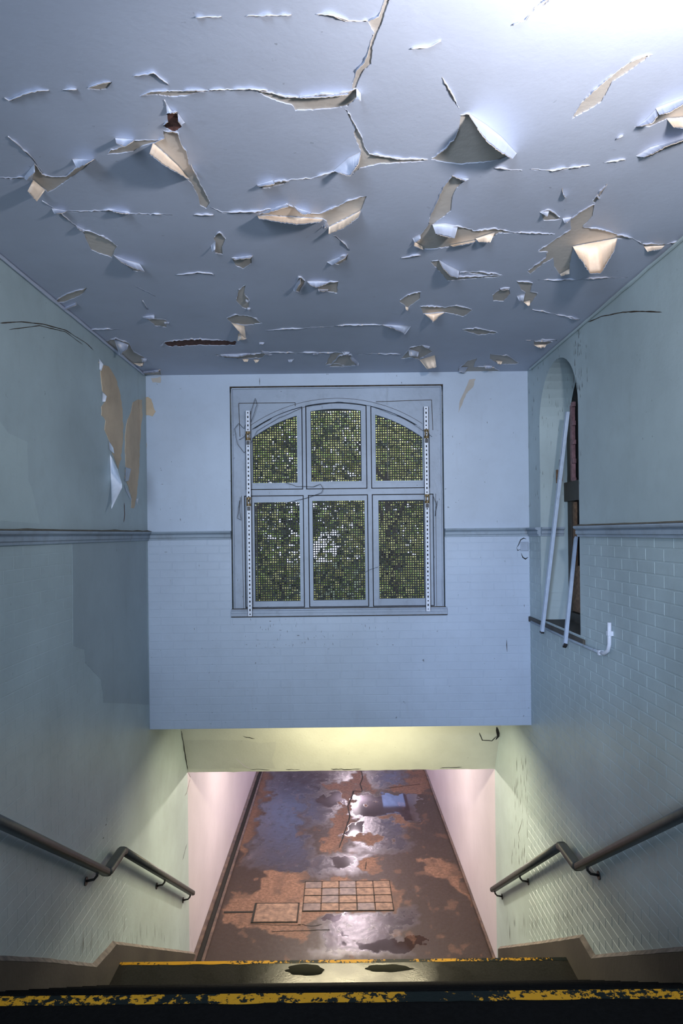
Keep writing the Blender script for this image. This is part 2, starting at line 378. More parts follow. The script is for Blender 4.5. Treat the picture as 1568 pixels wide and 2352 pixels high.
# ================================================================== CEILING with peeling paint
ZT = {1: (0, 0), 2: (768, 0), 3: (0, 400), 4: (768, 400)}
def q(z, pts): ox, oy = ZT[z]; return [Vector((ox+x/1.96, oy+y/1.96)) for x, y in pts]
sub = MB(); sub.add([(-W-.05, -3, ZC+.0045), (W+.05, -3, ZC+.0045), (W+.05, YW+.05, ZC+.0045), (-W-.05, YW+.05, ZC+.0045)], [(0, 1, 2, 3)])
HOLES = [  # zone, polygon
 (1, [(630,432),(680,415),(740,410),(850,410),(905,408),(990,406),(900,416),(840,432),(780,437),(700,428)]),
 (1, [(390,400),(440,380),(508,368),(480,402),(440,407)]),
 (1, [(735,590),(800,600),(815,650),(840,690),(850,740),(880,780),(900,830),(925,870),(945,915),(930,940),(900,925),(890,880),(860,825),(820,785),(750,700),(690,648),(720,632),(738,625)]),
 (1, [(480,695),(500,675),(525,672),(560,657),(600,634),(733,628),(690,645),(650,655),(600,682),(540,692)]),
 (1, [(158,740),(190,785),(230,797),(300,795),(345,757),(425,718),(380,757),(310,808),(250,850),(215,868),(200,855),(145,812),(150,775)]),
 (2, [(-350,410),(-300,415),(-220,437),(-160,440),(-60,425),(0,425),(70,410),(95,400),(108,440),(60,478),(0,488),(-90,495),(-175,498),(-190,475),(-260,455),(-320,430)]),
 (2, [(228,-10),(250,-8),(215,100),(190,160),(172,210),(166,290),(130,320),(105,370),(98,398),(75,408),(85,370),(100,320),(135,280),(152,240),(162,190),(178,150),(150,97),(200,75)]),
 (2, [(48,492),(60,500),(90,560),(125,620),(132,660),(158,695),(220,705),(300,718),(428,718),(400,727),(300,734),(200,740),(110,760),(80,790),(108,735),(120,685),(100,640),(85,600),(95,580),(70,540)]),
 (1, [(1152,848),(1240,820),(1300,815),(1270,832),(1200,850)]),
 (2, [(434,718),(500,670),(545,620),(560,580),(568,520),(600,512),(640,560),(700,640),(780,702),(740,722),(660,732),(570,740),(500,733)]),
 (2, [(486,350),(512,395),(540,445),(560,492),(530,450),(505,405)]),
 (2, [(1066,537),(1110,465),(1160,418),(1240,348),(1330,280),(1390,255),(1430,245),(1350,305),(1250,370),(1200,462),(1150,492)]),
 (2, [(1350,572),(1440,545),(1465,518),(1520,480),(1600,450),(1620,560),(1568,532),(1495,537),(1420,572)]),
 (2, [(1380,712),(1470,668),(1600,620),(1600,634),(1480,676),(1420,708)]),
 (2, [(885,55),(900,35),(960,-6),(985,-6),(930,32)]),
 (4, [(530,8),(580,35),(545,70),(530,110),(525,165),(480,200),(445,225),(445,240),(555,236),(640,257),(720,245),(800,262),(1000,270),(860,268),(740,265),(700,298),(630,302),(560,322),(450,337),(400,340),(360,312),(390,270),(425,225),(430,190),(460,130),(490,60)]),
 (4, [(1170,135),(1160,190),(1115,240),(1200,250),(1270,270),(1330,290),(1270,292),(1075,327),(1060,400),(1055,445),(1015,455),(990,420),(985,380),(940,402),(880,452),(868,437),(950,380),(960,350),(912,350),(1000,290),(1065,250),(1060,210),(1110,170)]),
 (4, [(930,170),(965,162),(1020,200),(1000,208),(940,210)]),
 (4, [(1160,125),(1185,92),(1225,50),(1195,100),(1172,132)]),
 (4, [(1385,315),(1490,315),(1475,332),(1410,346)]),
 (4, [(430,395),(470,388),(500,430),(560,465),(760,455),(740,463),(560,476),(510,482),(480,445),(440,405)]),
 (4, [(565,442),(640,440),(760,455),(640,452)]),
 (4, [(745,520),(787,513),(790,540),(760,573),(715,571),(712,545)]),
 (4, [(820,482),(890,490),(880,530),(915,537),(880,588),(850,575),(858,535),(840,520)]),
 (4, [(290,572),(330,545),(387,530),(385,562),(330,602),(315,590)]),
 (4, [(385,595),(500,600),(540,593),(625,610),(580,642),(530,630),(490,622),(400,630)]),
 (4, [(300,832),(345,780),(400,770),(443,800),(380,833),(340,826)]),
 (4, [(-40,860),(-20,815),(0,800),(60,812),(112,860),(60,865),(0,852)]),
 (4, [(555,880),(600,840),(640,830),(625,868),(700,868),(750,888),(560,892)]),
 (4, [(700,810),(780,818),(835,855),(740,857),(700,832)]),
 (4, [(895,752),(980,755),(940,778),(900,772)]),
 (4, [(565,700),(640,695),(740,715),(650,725)]),
 (3, [(370,250),(430,268),(490,298),(528,325),(503,377),(410,342),(385,290)]),
 (3, [(545,398),(600,425),(652,440),(600,436)]),
 (3, [(960,290),(985,262),(1014,290),(1000,330),(1002,362),(968,357),(970,310)]),
 (3, [(1045,380),(1135,370),(1132,402),(1095,427),(1060,412)]),
 (3, [(1160,184),(1230,160),(1290,138),(1320,148),(1350,175),(1440,178),(1500,155),(1568,120),(1650,98),(1625,165),(1560,200),(1478,240),(1470,212),(1450,202)]),
 (3, [(1320,525),(1345,465),(1372,480),(1345,532)]),
 (3, [(1400,492),(1460,490),(1520,487),(1518,537),(1440,522)]),
 (3, [(1075,520),(1105,500),(1098,540),(1122,570),(1118,612),(1090,600),(1062,570)]),
 (3, [(1020,650),(1060,633),(1130,640),(1178,672),(1100,682),(1040,670)]),
 (3, [(660,650),(750,655),(748,692),(700,682)]),
 (3, [(450,757),(520,742),(580,760),(600,800),(655,830),(640,868),(580,850),(540,822),(500,800)]),
 (3, [(635,900),(720,885),(730,915),(715,925),(640,910)]),
 (3, [(960,812),(1080,822),(1200,803),(1180,826),(1080,832),(1000,825)]),
 (3, [(1480,868),(1530,818),(1580,815),(1600,865)]),
 (3, [(238,578),(300,540),(392,513),(370,542),(290,577)]),
 (3, [(285,612),(345,585),(310,600)]),
 (3, [(1490,398),(1565,362),(1560,385),(1525,408)]),
]
RUSTH = [
 (1, [(748,510),(795,505),(802,545),(818,575),(785,597),(733,570),(755,545)]),
 (3, [(738,757),(860,745),(1000,748),(1067,755),(1060,770),(960,772),(900,770),(760,777)]),
]
CRACKS = [ # zone, polyline, width
 (1, [(20,440),(40,455),(80,440),(130,420),(220,407)], 3), (1, [(280,405),(345,404)], 2.5),
 (1, [(600,345),(690,330),(720,355),(760,382)], 1.8), (1, [(880,78),(995,77)], 2.5), (1, [(1105,73),(1235,71),(1310,69)], 2.8),
 (1, [(1420,65),(1500,72),(1568,95)], 2.2), (2, [(0,78),(50,96),(100,98),(150,95)], 2.6),
 (1, [(940,406),(1035,405),(1110,403),(1205,408)], 2), (1, [(35,615),(100,670),(150,720),(195,782)], 3.2), (1, [(-10,800),(50,805),(110,798)], 3),
 (1, [(1270,815),(1350,808),(1400,805),(1450,790),(1520,770)], 3), (1, [(740,450),(758,508)], 2.4),
 (2, [(720,758),(780,765),(845,768)], 3), (2, [(880,762),(980,770),(1080,757),(1150,745)], 2.8), (2, [(1210,735),(1310,720)], 2),
 (2, [(800,115),(860,92),(885,60)], 2), (2, [(345,220),(420,215),(480,185)], 1.6), (2, [(1265,632),(1300,612)], 2.5),
 (3, [(190,120),(260,170),(345,235),(372,255)], 2.4), (3, [(240,172),(300,168),(400,168),(500,165),(560,177),(640,181),(775,183)], 3),
 (3, [(870,185),(960,185)], 1.6), (1, [(945,935),(1000,958),(1080,958),(1160,955),(1220,940)], 3), (3, [(790,456),(900,445),(965,456)], 2.6),
 (3, [(610,505),(700,550)], 1.6), (3, [(640,570),(665,610)], 1.4), (3, [(1180,803),(1300,806),(1420,808),(1520,805)], 2),
 (3, [(1195,705),(1568,683)], 1.2), (4, [(0,683),(215,680)], 1.2), (3, [(405,700),(550,700)], 1.2),
 (4, [(915,477),(1000,480),(1200,470),(1318,465)], 2.2), (4, [(890,610),(1000,635),(1105,655)], 2.2), (4, [(300,380),(350,372),(388,368)], 2.5),
 (4, [(-5,275),(40,310),(65,345)], 2.0), (4, [(1270,275),(1340,290),(1385,315)], 2.6), (4, [(860,750),(1000,748)], 1.6),
 (4, [(100,810),(300,812)], 1.4), (4, [(1490,320),(1560,300)], 2.0),
]
# flaps: zone, kind ('P' painted face shows, 'B' underside shows), hinge polyline, tip polyline, drop in metres
FLAPS = [
 (1,'B',[(688,643),(740,690),(800,745),(852,805)],[(672,692),(740,745),(800,778),(850,808)],.10),
 (1,'P',[(518,622),(560,625),(605,628)],[(524,645),(562,660),(600,636)],.05),
 (1,'P',[(325,716),(375,716),(425,714)],[(345,757),(365,750),(422,718)],.06),
 (1,'B',[(150,810),(203,856)],[(124,860),(165,907)],.10), (1,'P',[(105,800),(155,735)],[(118,812),(158,775)],.03),
 (1,'P',[(800,508),(832,552)],[(800,545),(818,562)],.04), (1,'P',[(745,455),(775,505)],[(752,510),(795,508)],.02),
 (1,'P',[(1350,432),(1450,425),(1568,412)],[(1350,440),(1450,438),(1568,425)],.03),
 (1,'P',[(860,740),(885,785)],[(868,760),(880,788)],.03),
 (2,'P',[(98,393),(118,420)],[(100,445),(118,456)],.05),
 (2,'P',[(-5,768),(60,712),(120,683)],[(20,778),(70,792),(106,738)],.07),
 (1,'P',[(1155,832),(1230,810)],[(1165,840),(1236,828)],.04),
 (2,'P',[(600,508),(680,560),(750,615),(820,690)],[(640,575),(690,640),(740,680),(802,715)],.14),
 (2,'P',[(1445,488),(1500,465),(1600,430)],[(1462,518),(1510,505),(1600,450)],.07),
 (2,'P',[(1355,570),(1400,540),(1447,490)],[(1375,568),(1430,555),(1456,520)],.05),
 (2,'B',[(1495,535),(1600,528)],[(1525,573),(1600,580)],.08),
 (2,'P',[(1355,703),(1420,664),(1500,640),(1600,610)],[(1395,708),(1440,688),(1500,655),(1600,622)],.05),
 (2,'P',[(530,790),(605,806)],[(545,798),(590,815)],.03),
 (4,'P',[(440,226),(500,222),(556,233)],[(455,268),(500,280),(542,290)],.10),
 (4,'B',[(635,290),(722,262)],[(650,306),(702,307)],.05), (4,'B',[(360,305),(395,325)],[(358,322),(398,342)],.04),
 (4,'B',[(520,320),(635,298)],[(530,327),(632,306)],.04), (4,'P',[(350,288),(388,268)],[(362,310),(388,290)],.03),
 (4,'B',[(1072,326),(1140,312),(1210,300),(1273,288)],[(1105,378),(1150,447),(1200,445),(1258,345)],.20),
 (4,'P',[(1025,198),(1068,194)],[(1035,222),(1055,212)],.04), (4,'P',[(922,170),(968,160)],[(945,186),(958,192)],.04),
 (4,'B',[(1015,450),(1058,425)],[(1020,460),(1056,450)],.03), (4,'P',[(1025,62),(1040,100)],[(1028,92),(1044,108)],.03),
 (4,'P',[(1183,90),(1196,108)],[(1184,104),(1192,112)],.02),
 (4,'B',[(1392,325),(1485,322)],[(1410,348),(1470,338)],.04), (4,'P',[(468,385),(510,410),(560,435)],[(492,428),(525,460),(558,467)],.08),
 (4,'P',[(820,548),(857,538)],[(830,572),(848,572)],.05), (4,'B',[(850,575),(880,568)],[(868,592),(878,590)],.03),
 (4,'B',[(318,595),(332,600)],[(320,612),(330,612)],.03), (4,'B',[(405,630),(450,628),(497,622)],[(425,645),(445,667),(470,640)],.07),
 (4,'P',[(212,678),(280,680),(345,685)],[(250,690),(300,710),(318,722)],.06), (4,'P',[(330,785),(380,800)],[(340,818),(375,822)],.05),
 (4,'B',[(382,836),(452,815)],[(415,878),(458,870)],.09), (4,'P',[(390,768),(430,775)],[(405,782),(425,785)],.03),
 (4,'P',[(70,812),(110,850)],[(72,832),(105,865)],.04), (4,'P',[(30,798),(70,800)],[(45,815),(60,812)],.03),
 (4,'P',[(560,868),(600,868)],[(562,890),(585,895)],.03), (4,'P',[(670,860),(712,862)],[(680,876),(705,876)],.04), (4,'B',[(725,838),(755,842)],[(735,856),(750,855)],.03),
 (4,'B',[(895,768),(955,766)],[(915,780),(945,782)],.03), (4,'P',[(1033,635),(1105,655)],[(1065,652),(1090,656)],.03),
 (4,'P',[(-35,395),(60,358)],[(-10,410),(50,375)],.05), (4,'P',[(745,516),(788,512)],[(750,524),(785,520)],.02),
 (3,'P',[(232,153),(300,165)],[(245,180),(290,172)],.04), (3,'P',[(497,157),(540,165),(590,176)],[(510,170),(540,175),(580,180)],.035),
 (3,'P',[(340,228),(380,250)],[(350,245),(378,260)],.03), (3,'P',[(508,362),(570,388),(628,402)],[(545,395),(590,418),(650,438)],.06),
 (3,'P',[(948,320),(970,300)],[(955,350),(970,340)],.04), (3,'P',[(1042,378),(1138,367)],[(1055,386),(1130,376)],.03),
 (3,'P',[(1320,140),(1345,155),(1400,172)],[(1345,170),(1362,182),(1395,180)],.05), (3,'P',[(1180,172),(1240,150),(1300,132)],[(1185,178),(1240,164),(1295,146)],.04),
 (3,'B',[(1157,186),(1250,190),(1350,196),(1455,203)],[(1165,200),(1250,214),(1340,226),(1440,215)],.09),
 (3,'B',[(1480,238),(1550,205),(1625,163)],[(1480,270),(1545,243),(1612,195)],.08), (3,'P',[(1448,232),(1466,222)],[(1454,246),(1466,236)],.03),
 (3,'P',[(1380,482),(1430,480),(1485,487)],[(1398,500),(1425,510),(1465,496)],.05), (3,'P',[(1430,518),(1478,518)],[(1436,528),(1472,526)],.02),
 (3,'P',[(1320,520),(1350,460)],[(1328,530),(1352,490)],.05), (3,'B',[(1040,668),(1100,684)],[(1072,705),(1108,745)],.07), (3,'B',[(1072,715),(1110,740)],[(1068,750),(1100,745)],.04),
 (3,'P',[(640,643),(696,631)],[(655,650),(694,652)],.04), (3,'P',[(738,665),(762,668)],[(742,675),(758,675)],.03),
 (3,'P',[(512,740),(578,768)],[(538,815),(572,788)],.10), (3,'P',[(635,825),(662,830)],[(640,848),(655,845)],.04), (3,'B',[(600,850),(645,850)],[(625,866),(643,866)],.03),
 (3,'P',[(635,892),(722,882)],[(640,897),(718,890)],.03), (3,'B',[(685,915),(728,912)],[(692,935),(724,940)],.05),
 (3,'P',[(990,812),(1080,806),(1130,808)],[(1000,820),(1060,824),(1125,812)],.03), (3,'P',[(1175,793),(1225,812)],[(1185,805),(1210,818)],.03),
 (3,'B',[(1090,832),(1120,832)],[(1098,846),(1112,845)],.03), (3,'B',[(1140,835),(1168,835)],[(1150,850),(1160,850)],.03), (3,'P',[(1165,755),(1190,757)],[(1170,766),(1185,766)],.02),
 (3,'P',[(1105,560),(1118,568)],[(1106,574),(1116,578)],.02), (3,'P',[(1112,600),(1128,602)],[(1114,610),(1124,612)],.02), (3,'P',[(280,604),(342,578)],[(285,612),(345,588)],.03),
 (3,'P',[(1405,804),(1435,806)],[(1410,812),(1428,812)],.02), (3,'P',[(1295,835),(1325,830)],[(1300,847),(1312,845)],.03), (3,'P',[(1545,795),(1575,812)],[(1552,812),(1570,818)],.03),
 (3,'P',[(720,770),(738,752)],[(724,778),(736,768)],.02),
]
def refine(poly, closed=True, amp=1.1, seed=0, step=4.0):
    pts = poly+[poly[0]] if closed else poly
    out = densify(pts, step, 0)
    if closed: out = out[:-1]
    res = []
    for i, p in enumerate(out):
        a = Vector((p.x*.16, p.y*.16, seed)); b = Vector((p.x*.5, p.y*.5, seed+9))
        d = Vector((noise.noise(a)*1.3+noise.noise(b)*.9, noise.noise(a+Vector((40, 3, 1)))*1.3+noise.noise(b+Vector((4, 31, 1)))*.9))*amp
        if not closed and i in (0, len(out)-1): d *= .2
        res.append(p+d)
    return res
def crackpoly(pl, wd, seed):
    pl = densify(pl, 6, 0); up = []; dn = []
    for i, p in enumerate(pl):
        d = (pl[min(i+1, len(pl)-1)]-pl[max(i-1, 0)]).normalized(); nn = Vector((-d.y, d.x))
        k = wd*.5*(0.35+1.1*abs(noise.noise(Vector((p.x*.05, p.y*.05, seed)))))*(0.2 if i in (0, len(pl)-1) else 1)
        j = noise.noise(Vector((p.x*.12, p.y*.12, seed+3)))*2.0
        c = p+nn*j; up.append(c+nn*k); dn.append(c-nn*k)
    return up+dn[::-1]
hp = []
for i, (z, p) in enumerate(HOLES): hp.append(refine(q(z, p), True, 1.2, i))
nh = len(hp)
for i, (z, p) in enumerate(RUSTH): hp.append(refine(q(z, p), True, 2.0, 50+i))
for i, (z, p, wd) in enumerate(CRACKS): hp.append(crackpoly(q(z, p), wd, 80+i))
holes3 = []
for poly in hp:
    pts = [onz(p.x, p.y, ZC) for p in poly]
    holes3.append([(max(-W-.02, min(W+.02, p.x)), min(p.y, YW+.02)) for p in pts])
CEIL = slab([(-W-.03, -3), (W+.03, -3), (W+.03, YW+.03), (-W-.03, YW+.03)], holes3, lambda u, v, t: (u, v, ZC+t), .004, 'ceiling', M_CEIL)
tag(CEIL, kind='structure')
sb = sub.build('undercoat', M_SUB, CEIL)
for k in (nh, nh+1):
    pts = [Vector((a, b, ZC+.0035)) for a, b in holes3[k]]; c = sum(pts, Vector())/len(pts)
    mbr = MB(); mbr.add([c]+[c+(p-c)*1.15 for p in pts], [(0, i+1, (i+1) % len(pts)+1) for i in range(len(pts))])
    mbr.build('rusty_patch', M_RUST, CEIL)
def two_sided(name, grid, nu, nv, m_front, m_back, parent, th=.0012, smooth=True):
    """grid nu x nv of points; front material on the side facing down originally"""
    g = [Vector(p) for p in grid]; nr = []
    for i in range(nu):
        for j in range(nv):
            a = g[min(i+1, nu-1)*nv+j]-g[max(i-1, 0)*nv+j]; b = g[i*nv+min(j+1, nv-1)]-g[i*nv+max(j-1, 0)]
            n_ = a.cross(b); nr.append(n_.normalized() if n_.length > 1e-9 else Vector((0, 0, 1)))
    # the first material goes on the side turned to the stairs
    if sum(a.dot(p-EYE) for a, p in zip(nr, g)) > 0: nr = [-x for x in nr]; flip = True
    else: flip = False
    k = len(g); vs = g+[p-n_*th for p, n_ in zip(g, nr)]; fs = []; mi = []
    for i in range(nu-1):
        for j in range(nv-1):
            a, b, c, d = i*nv+j, (i+1)*nv+j, (i+1)*nv+j+1, i*nv+j+1
            f = (a, b, c, d) if not flip else (d, c, b, a)
            fs.append(f); mi.append(0); fs.append(tuple(x+k for x in f[::-1])); mi.append(1)
    def rim(a, b): fs.append((a, b, b+k, a+k)); mi.append(1)
    for j in range(nv-1): rim(j, j+1); rim((nu-1)*nv+j+1, (nu-1)*nv+j)
    for i in range(nu-1): rim(i*nv+nv-1, (i+1)*nv+nv-1)
    o = link(name, vs, fs, [m_front, m_back], parent, mi, smooth); return o
def resample(pl, n_):
    L = [0]
    for a, b in zip(pl[:-1], pl[1:]): L.append(L[-1]+(b-a).length)
    out = []
    for i in range(n_):
        t = L[-1]*i/(n_-1); k = 0
        while k < len(L)-2 and L[k+1] < t: k += 1
        s_ = (t-L[k])/max(1e-6, L[k+1]-L[k]); out.append(pl[k]+(pl[k+1]-pl[k])*s_)
    return out
for fi, (z, kind, hg, tp, drop) in enumerate(FLAPS):
    hg, tp = q(z, hg), q(z, tp)
    nu = max(6, int((hg[-1]-hg[0]).length/3)); nv = 8
    H_ = resample(hg, nu); T_ = resample(tp, nu)
    T_ = [t+Vector((noise.noise(Vector((t.x*.3, t.y*.3, fi)))*2.2, noise.noise(Vector((t.x*.3, t.y*.3, fi+50)))*2.2)) for t in T_]
    grid = []
    for i in range(nu):
        u = i/(nu-1); e = .45+.55*math.sin(math.pi*(.12+.76*u))
        e *= 1+.15*noise.noise(Vector((u*3, fi, 0)))
        for j in range(nv):
            t = j/(nv-1); p = H_[i]+(T_[i]-H_[i])*t
            grid.append(onz(p.x, p.y, ZC-.001-drop*e*(t**1.5)))
    two_sided('paint_flap', grid, nu, nv, M_CEIL if kind == 'P' else M_BACK, M_BACK if kind == 'P' else M_CEIL, CEIL)
# curling lips along the near edges of every tear
lip = 0
for hi, poly in enumerate(hp):
    n_ = len(poly); area2 = sum(poly[i].x*poly[(i+1) % n_].y-poly[(i+1) % n_].x*poly[i].y for i in range(n_))
    sgn = 1 if area2 > 0 else -1
    run = []
    def flush(run):
        if len(run) < 3: return
        L_ = len(run); grid = []
        for i, (p, nn, st) in enumerate(run):
            e = math.sin(math.pi*(i+.5)/L_)**.5*(.45+.9*abs(noise.noise(Vector((p.x*.04, p.y*.04, hi)))))*st
            e = max(.04, e*(1 if noise.noise(Vector((p.x*.02, p.y*.03, hi+5))) > -.12 else .25))
            for j in range(4):
                t = j/3; pp = p+nn*((1-t)*(1.2+3.6*e)-t*1.6*noise.noise(Vector((p.x*.45, p.y*.45, hi+20))))
                if t == 0 : dz = .0006
                else: dz = .0006+.016*e*t**1.6
                grid.append(onz(pp.x, pp.y, ZC-dz))
        two_sided('paint_curl', grid, L_, 4, M_CEIL, M_BACK, CEIL, .0010)
    for i in range(n_+1):
        p = poly[i % n_]; a = poly[(i-1) % n_]; b = poly[(i+1) % n_]; t = (b-a)
        if t.length < 1e-6: continue
        t.normalize(); nn = Vector((t.y, -t.x))*sgn   # outward in pixel space (y down)
        if nn.y < -.15: run.append((p, nn, min(1, -nn.y*1.2)))
        else: flush(run); run = []
    flush(run)

# ================================================================== BRICKS
def brick_mesh(L, H, T, bev, name, m):
    vs = [(0, -L/2, -H/2), (0, L/2, -H/2), (0, L/2, H/2), (0, -L/2, H/2), (T, -L/2+bev, -H/2+bev), (T, L/2-bev, -H/2+bev), (T, L/2-bev, H/2-bev), (T, -L/2+bev, H/2-bev)]
    fs = [(4, 5, 6, 7), (0, 1, 5, 4), (1, 2, 6, 5), (2, 3, 7, 6), (3, 0, 4, 7)]
    me = bpy.data.meshes.new(name); me.from_pydata(vs, [], fs); me.materials.append(m); me.update(); return me
def bricks(parent, m, T, gap, u0, u1, z0, z1, place, rot, lower=None, avoid=None, ymin=None, flipn=False):
    cells = []; ch = .075; bl = .225; k = 0; z = z1-ch/2
    while z > z0:
        off = (k % 2)*bl/2; u = u0-bl+off
        while u < u1+bl:
            a, b = max(u-bl/2, u0), min(u+bl/2, u1)
            if b-a > .05:
                c = (a+b)/2; ok = True
                if lower and z < lower(c)-.02: ok = False
                if avoid:
                    for (p, q_, r, s_) in avoid:
                        if a < q_ and b > p and z+ch/2 > r and z-ch/2 < s_:
                            if c > q_-.02 and b-q_ > .04: a = q_
                            elif c < p+.02 and p-a > .04: b = p
                            elif not (z > s_ or z < r): ok = False
                if ok: cells.append(((a+b)/2, z, b-a))
            u += bl
        z -= ch; k += 1
    cells.sort(key=lambda c: (Vector(place(c[0], c[1]))-EYE).length)
    vis = []
    rest = []
    for c in cells:
        x, y = project(place(c[0], c[1]))
        if len(vis) < 295 and -30 < x < 1600 and -30 < y < 2380 and place(c[0], c[1])[1] > .5: vis.append(c)
        else: rest.append(c)
    cache = {}
    for (u, z, L) in vis:
        key = round(L, 3)
        if key not in cache: cache[key] = brick_mesh(L-gap, ch-gap, T, gap*.35, 'brick', m)
        o = bpy.data.objects.new('brick', cache[key]); C.objects.link(o); o.parent = parent
        o.location = place(u, z); o.rotation_euler = (random.uniform(-.004, .004), 0, rot)
        o.scale = (1+random.uniform(-.15, .15), 1, 1)
    if rest:
        mb_ = MB(); R_ = Matrix.Rotation(rot, 3, 'Z')
        for (u, z, L) in rest:
            me = brick_mesh(L-gap, ch-gap, T, gap*.35, 'x', m); p = Vector(place(u, z))
            mb_.add([p+R_ @ v.co for v in me.vertices], [tuple(f.vertices) for f in me.polygons]); bpy.data.meshes.remove(me)
        o = link('painted_brickwork', mb_.v, mb_.f, m, parent); o['kind'] = 'stuff'
def stair_low(y):
    if y < YTOP: return ZTOP
    if y < YMID0: return ZTOP-(y-YTOP)*(ZTOP-ZMID)/(YMID0-YTOP)
    if y < YMID1: return ZMID
    return max(0, ZMID-(y-YMID1)*.62)
zd = ZD-.03
M_FARB = M_FAR
bricks(far, M_FAR, .0016, .007, -W, W, ZWB, zd, lambda u, z: (u, YW, z), -math.pi/2, None, [(wx0-.01, wx1+.01, wz0-.05, 99)])
bricks(WL, M_SIDE, .0008, .005, 2.2, 5.7, 0.0, zd, lambda u, z: (-W, u, z), 0, stair_low)
bricks(WR, M_SIDE, .0019, .007, 2.2, 6.6, 0.0, zd, lambda u, z: (W, u, z), math.pi, stair_low, [(ya-.01, yb+.01, zs-.01, 99)])

# ================================================================== DADO RAILS
def dado(name, p, q_, side, parent=None, dirt=True):
    # profile in (out from wall, up)
    prof = [(0, -.045), (.018, -.045), (.020, -.030), (.030, -.024), (.032, -.002), (.024, .004), (.045, .016), (.050, .026), (.046, .034), (0, .034)]
    p, q_, side = Vector(p), Vector(q_), Vector(side); mb_ = MB()
    vs = [e+side*a+Vector((0, 0, b)) for e in (p, q_) for a, b in prof]; n_ = len(prof)
    mb_.add(vs, [(i, (i+1) % n_, n_+(i+1) % n_, n_+i) for i in range(n_)]+[tuple(range(n_)), tuple(range(n_, 2*n_))])
    o = mb_.build(name, M_DADO); tag(o, kind='structure')
    if dirt:
        md = MB(); k = 60; vs = []
        for i in range(k+1):
            e = p+(q_-p)*(i/k); h = .004+.018*abs(noise.noise(Vector((e.x*5, e.y*5, 2))))+.006
            vs += [e+side*.001+Vector((0, 0, .034+h)), e+side*.048+Vector((0, 0, .0355))]
        md.add(vs, [(2*i, 2*i+1, 2*i+3, 2*i+2) for i in range(k)]); md.build('dust', M_DUST, o)
    return o
dado('trim_1', (-W, -2.9, ZD), (-W, YW, ZD), (1, 0, 0))
dado('trim_2', (W, -2.9, ZD), (W, ya, ZD), (-1, 0, 0)); dado('trim_3', (W, yb, ZD), (W, YW, ZD), (-1, 0, 0), dirt=False)
dado('trim_4', (-W, YW, ZD), (wx0, YW, ZD), (0, -1, 0), dirt=False); dado('trim_5', (wx1, YW, ZD), (W, YW, ZD), (0, -1, 0), dirt=False)
dado('trim_6', (W, yb-.001, ZD), (W+.2, yb-.001, ZD), (0, -1, 0), dirt=False)
# reveal rails (beam edges): white corner line on the far wall's right edge
mb = MB(); mb.beam((W-.012, YW-.006, ZWB+.02), (W-.012, YW-.006, ZD-.25), .012, .010); o = mb.build('trim_7', M_WHITE); tag(o, kind='structure')
# cove line along ceiling and right wall
for sx, nm in ((-1, 'trim_8'), (1, 'trim_9')):
    mb = MB(); pts = [(sx*(W-.012), .2+i*.12, ZC-.012+.004*noise.noise(Vector((i*.6, sx, 0)))) for i in range(52)]
    mb.tube(pts, [.010+.006*abs(noise.noise(Vector((i*.9, 3, sx)))) for i in range(52)], 6); o = mb.build(nm, M_CEIL if sx < 0 else M_SIDE); tag(o, kind='structure')

# ================================================================== MAIN WINDOW
win = empty('window_1', (0, YW+.03, wz0), kind='structure')
R0 = YW+.012
def arcy(px, off=0):  # outer arc of the window head in pixels
    cx = 774; R = 345+off; cy = 923+345
    return cy-math.sqrt(max(1, R*R-(px-cx)**2))
def poly_sash(x0, x1, y1, ytop=None, off=0, n_=12):
    if ytop is not None: return [(x0, y1), (x1, y1), (x1, ytop), (x0, ytop)]
    return [(x0, y1), (x1, y1)]+[(x1+(x0-x1)*i/n_, arcy(x1+(x0-x1)*i/n_, off)) for i in range(n_+1)]
W2 = lambda poly: [(WX(x), WZ(y)) for x, y in poly]
sash_o = [poly_sash(564, 696, 1123), poly_sash(703, 844, 1123), poly_sash(853, 988, 1123),
          poly_sash(560, 697, 1395, 1136), poly_sash(707, 845, 1395, 1136), poly_sash(854, 996, 1395, 1136)]
glass = [poly_sash(580, 683, 1107, None, -17), poly_sash(715, 831, 1105, None, -15), poly_sash(864, 972, 1105, None, -17),
         poly_sash(583, 687, 1380, 1152), poly_sash(717, 837, 1379, 1150), poly_sash(869, 974, 1377, 1150)]
to = lambda y: (lambda u, v, t: (u, y+t, v))
slab([(wx0+.012, wz0), (wx1-.012, wz0), (wx1-.012, wz1-.012), (wx0+.012, wz1-.012)], [W2(p) for p in sash_o], to(R0+.006), .09, 'window_frame', M_TRIM, win)
def shrink(p, k):
    cx = sum(a for a, _ in p)/len(p); cy = sum(b for _, b in p)/len(p)
    return [(x+(k if x < cx else -k), y+(k if y < cy else -k)) for x, y in p]
slab([(wx0+.012, wz0), (wx1-.012, wz0), (wx1-.012, wz1-.012), (wx0+.012, wz1-.012)], [W2(shrink(p, 8)) for p in sash_o], to(R0+.055), .06, 'window_stop', M_DIRT, win)
# architrave bead round the opening
mb = MB()
for a, b in (((wx0, wz0), (wx0, wz1)), ((wx0, wz1), (wx1, wz1)), ((wx1, wz1), (wx1, wz0))):
    mb.beam((a[0], YW+.012, a[1]), (b[0], YW+.012, b[1]), .010, .030)
mb.build('shadow_gap', M_DIRT, win)
mb = MB(); bw = .012
for a, b in (((wx0+.02, wz0), (wx0+.02, wz1-.02)), ((wx0+.02, wz1-.02), (wx1-.02, wz1-.02)), ((wx1-.02, wz1-.02), (wx1-.02, wz0))):
    mb.beam((a[0], YW+.006, a[1]), (b[0], YW+.006, b[1]), bw, .02, up=Vector((0, -1, 0)), bev=.003)
mb.build('bead', M_TRIM, win)
